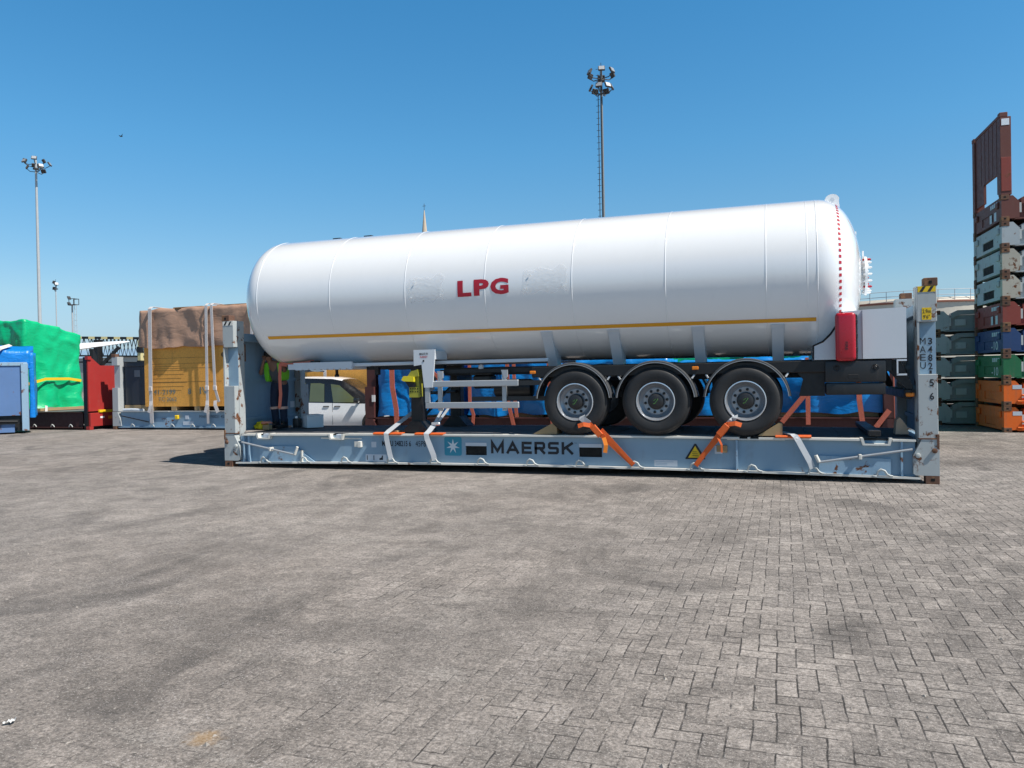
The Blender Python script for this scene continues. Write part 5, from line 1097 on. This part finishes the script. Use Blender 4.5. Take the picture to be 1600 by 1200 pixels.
# ------------------------------------------------------------------ far things
ST = thing('storage_tank', 'cream cylindrical storage tank with railing behind the folded rack stacks', 'storage tank', (25.4, 103, 0)); M_cr = paint('cream_tank', (.60, .55, .46), .6, .04, 0, .25); M_rimr = paint('rusty_rim', (.30, .12, .08), .7, .1, .3, .2)
b = MB(); b.lathe([(14, 0), (14, 9.45), (13.6, 9.9), (.5, 10.6)], (25.4, 103, 0), 'z', 96); b.build('tank_shell', M_cr, ST, True, 20)
b = MB(); b.lathe([(14.02, 9.25), (14.22, 9.3), (14.22, 9.46), (14.02, 9.5)], (25.4, 103, 0), 'z', 96, False); b.build('tank_rim', M_rimr, ST, True, 20)
for z in (2.4, 4.8, 7.2): b = MB(); b.lathe([(14.005, z), (14.06, z+.02), (14.06, z+.07), (14.005, z+.09)], (25.4, 103, 0), 'z', 96, False); b.build('shell_seam', M_cr, ST)
M_rail = paint('pale_railing', (.42, .45, .47), .5)
for z in (10.15, 10.75): b = MB(); b.tube([(25.4+13.9*math.cos(R(a*3)), 103+13.9*math.sin(R(a*3)), z) for a in range(121)], .035, 5, False); b.build('handrail', M_rail, ST)
b = MB(); b.tube([(25.4+13.9, 103, 9.4), (25.4+13.9, 103, 10.77)], .04, 5); rp = b.build('rail_post', M_rail, ST)
for k in range(1, 48):
    c = copy_part(rp, (0, 0, 0)); a = R(7.5*k); c.location = (13.9*math.cos(a)-13.9, 13.9*math.sin(a), 0)
def floodmast(label, base, h, r0, r1, mat, heads, ladder, nm='light_mast', cat='light mast'):
    t = thing(nm, label, cat, base, 0, 'floodlight masts around the yard'); x, y, _ = base
    b = MB(); b.tube([(x, y, 0), (x, y, h)], [r0, r1], 14); b.build('mast_pole', mat, t, True, 60)
    if ladder:
        b = MB()
        for dx in (-.28, .02): b.tube([(x-r0-dx-.1, y-.3, 0), (x-r1-dx-.1, y-.3, h-.6)], .04, 5)
        for k in range(int(h/.55)): b.tube([(x-.42, y-.3, .5+.55*k), (x-.1, y-.3, .5+.55*k)], .022, 4)
        b.build('mast_ladder', M_dkw, t)
    for (a, rr, z, tilt) in heads:
        ex, ey = x+rr*math.cos(R(a)), y+rr*math.sin(R(a))
        b = MB(); b.tube([(x, y, z-.25), (x+(ex-x)*.7, y+(ey-y)*.7, z-.25), (ex, ey, z)], .045, 5); arm = b.build('lamp_arm', M_dkw, t)
        b = MB(); M_ = Matrix.Translation((ex, ey, z+.25)) @ Matrix.Rotation(R(a), 4, 'Z') @ Matrix.Rotation(R(tilt), 4, 'Y'); b.box((-.09, -.30, -.25), (.09, .30, .25), .04, M_); fl = b.build('floodlight', M_dkw, arm)
        b = MB(); b.box((.091, -.25, -.2), (.10, .25, .2), 0, M_); b.build('lamp_glass', M_galv, fl)
    b = MB(); b.lathe([(r1+.02, h-1.2), (.34, h-1.15), (.34, h-1.02), (r1+.02, h-.95)], (x, y, 0), 'z', 16); b.build('head_frame', M_dkw, t)
    b = MB(); b.tube([(x, y, h), (x, y, h+.55)], .03, 5); b.build('lightning_rod', M_dkw, t)
M_mast = paint('mast_grey', (.20, .22, .23), .5); M_masl = paint('mast_pale', (.42, .44, .45), .5)
hd_ = [(a, 1.15, 28.55, -25) for a in (-20, 40, 100, 160, 220, 285)]+[(a, .95, 27.2, -25) for a in (0, 75, 140, 205, 270, 320)]
floodmast('tall floodlight mast with a ladder rising right behind the white tank', (-5.0, 56.9, 0), 29.2, .17, .11, M_mast, hd_, True)
floodmast('tall slim pale floodlight mast on the far left above the green load', (-75.9, 58.5, 0), 29.2, .25, .12, M_masl, [(a, 1.55 if k % 2 else .9, 28.0+.5*(k % 3), -30) for k, a in enumerate((-10, 30, 70, 110, 150, 190, 230, 270, 310, 340))], False)
floodmast('thin distant floodlight mast just right of the tall pale one', (-104.85, 85.4, 0), 18.8, .12, .08, M_masl, [(-20, .35, 18.3, -20), (160, .5, 17.6, -20), (200, .3, 18.6, -20)], False)
b_ = (-84.98, 71.1); t = thing('light_mast', 'short distant mast with a square railed platform and two lamps', 'light mast', (*b_, 0), 0, 'floodlight masts around the yard')
b = MB(); b.tube([(b_[0], b_[1], 0), (b_[0], b_[1], 12.9)], .11, 8); b.build('mast_pole', M_masl, t)
b = MB(); x, y = b_
for dx in (.4, .8): b.tube([(x+dx, y, 0), (x+dx, y, 12.9)], .03, 5)
for k in range(16): b.tube([(x+.4, y, .6+.78*k), (x+.8, y, .6+.78*k)], .02, 4)
b.build('mast_ladder', M_masl, t)
b = MB(); b.box((x-.45, y-.4, 12.9), (x+.85, y+.4, 12.97)); b.build('platform', M_dkw, t)
b = MB()
for px_, py_ in ((x-.15, y-.38), (x+.83, y-.38), (x+.83, y+.38), (x-.15, y+.38)): b.tube([(px_, py_, 12.97), (px_, py_, 13.75)], .05, 5)
b.tube([(x-.15, y-.38, 13.75), (x+.83, y-.38, 13.75), (x+.83, y+.38, 13.75), (x-.15, y+.38, 13.75)], .05, 5); b.build('guard_rail', M_dkw, t)
for z in (13.1, 13.95): b = MB(); b.box((-.08, -.25, -.25), (.08, .25, .25), .03, Matrix.Translation((x-.55, y, z)) @ Matrix.Rotation(R(-28), 4, 'Y')); b.build('floodlight', M_dkw, t)
# church spire
CS = thing('church_spire', 'slender cream church spire tip rising behind the tank', 'spire', (-59.4, 133.4, 0)); M_sp = paint('cream_stone', (.55, .44, .33), .8, .08, 0, .2)
b = MB(); b.lathe([(1.55, 22), (.09, 36.2)], (-59.4, 133.4, 0), 'z', 8); b.build('spire', M_sp, CS)
b = MB(); b.box((-61.4, 131.4, 0), (-57.4, 135.4, 21.9)); b.lathe([(2.2, 21.9), (2.2, 22.3), (1.56, 22.4)], (-59.4, 133.4, 0), 'z', 8); b.build('tower', M_sp, CS)
b = MB(); b.tube([(-59.4, 133.4, 36.2), (-59.4, 133.4, 37.6)], .05, 5); b.tube([(-59.75, 133.4, 37.1), (-59.05, 133.4, 37.1)], .05, 5); b.build('finial', M_dkw, CS)
# striped lattice boom with its stand, and the white blade
LB = thing('lattice_boom', 'black and cream striped lattice boom standing beyond the red rack', 'lattice boom', (-26.6, 22.6, 0)); p0, p1 = Vector((-28.6, 21.95, 4.35)), Vector((-24.4, 23.4, 4.22)); M_crm = paint('cream_band', (.60, .52, .26), .6)
for k in range(12): b = MB(); b.obox(p0.lerp(p1, k/12), p0.lerp(p1, (k+1)/12-.002), .14, .14); b.build('striped_chord', M_black if k % 2 else M_crm, LB)
dn = Vector((0, 0, -1.05)); bk = Vector((.25, .6, 0))
for off in (dn, dn*1.35, bk, bk+dn): b = MB(); b.obox(p0+off, p1+off, .09, .09); b.build('dark_chord', M_black, LB)
b = MB()
for k in range(10):
    a, c = p0.lerp(p1, k/10), p0.lerp(p1, (k+1)/10); m = a.lerp(c, .5)
    b.tube([a, m+dn, c], .03, 5); b.tube([a+bk, m+bk+dn, c+bk], .03, 5); b.tube([a, m+bk, c], .025, 4)
b.build('lacing', M_black, LB)
b = MB(); b.box((-25.15, 23.0, 0), (-24.9, 23.25, 4.1), .02); b.build('striped_post', M_crm, LB)
for z in (1.2, 2.6, 3.4): b = MB(); b.box((-25.18, 22.97, z), (-24.87, 23.28, z+.35), .01); b.build('post_band', M_black, LB)
b = MB(); b.box((-27.55, 22.15, 0), (-27.2, 22.5, 4.2), .02); b.obox((-27.3, 22.35, 2.6), (-26.2, 22.7, 3.75), .16, .16); b.build('stand', M_black, LB)
b = MB(); P0, P1 = Vector((-24.6, 18.1, 3.56)), Vector((-21.7, 19.05, 3.80)); rr = []
for k in range(13):
    f = k/12; c = P0.lerp(P1, f); wd = .30*(1-f)**.8+.02; hh = .17*(1-f)**.7+.02
    rr.append([(c.x, c.y-wd, c.z-hh), (c.x, c.y+wd*.6, c.z-hh*.9), (c.x, c.y+wd, c.z+hh*.8), (c.x, c.y+wd*.4, c.z+hh)])
b.sweep(rr); BL = tag(b.build('blade', M_white, None, True, 40), 'long white tapered blade propped in front of the striped boom', 'blade')
b = MB(); b.box((-23.6, 18.3, 0), (-23.35, 18.55, 3.45), .02); b.build('blade_stand', M_black, BL)
# distant sheds seen between the loads
for (x0, y0, x1, y1, h, c, lab) in ((-75, 95, -20, 115, 6.0, (.45, .42, .36), 'long pale shed far behind the striped boom'), (-160, 110, -90, 130, 7.0, (.40, .40, .38), 'low grey shed on the far left horizon'), (40, 140, 130, 165, 8.0, (.42, .41, .40), 'low grey shed on the far right horizon')):
    t = thing('distant_shed', lab, 'shed', ((x0+x1)/2, (y0+y1)/2, 0)); b = MB(); b.box((x0, y0, 0), (x1, y1, h)); b.build('wall', paint('shed_'+lab[:9], c, .8, .1, 0, .3), t)
    b = MB(); b.prism([(y0-.5, h+.001), (y1+.5, h+.001), ((y0+y1)/2, h+2.2)], x0-.5, x1+.5, 'x'); b.build('roof', M_greyw, t)
    for k in range(6): xx = x0+(x1-x0)*(k+.3)/6; b = MB(); b.box((xx, y0-.06, .0), (xx+(x1-x0)*.07, y0-.005, 4.2)); b.build('shed_door', M_dkw, t)
# bird
b = MB(); b._add([(-38.0, 34.7, 20.8), (-38.25, 34.75, 20.92), (-38.12, 34.66, 20.80), (-37.75, 34.65, 20.94), (-37.88, 34.72, 20.80), (-38.0, 34.5, 20.78), (-38.0, 34.9, 20.80), (-38.0, 34.68, 20.72)], [(0, 1, 2), (0, 3, 4), (5, 0, 2), (5, 4, 0), (6, 2, 0), (6, 0, 4), (5, 2, 7), (5, 7, 4), (6, 7, 2), (6, 4, 7)]); tag(b.build('bird', M_black), 'tiny dark bird flying in the open sky at the left', 'bird')
print('objects', len(bpy.data.objects))
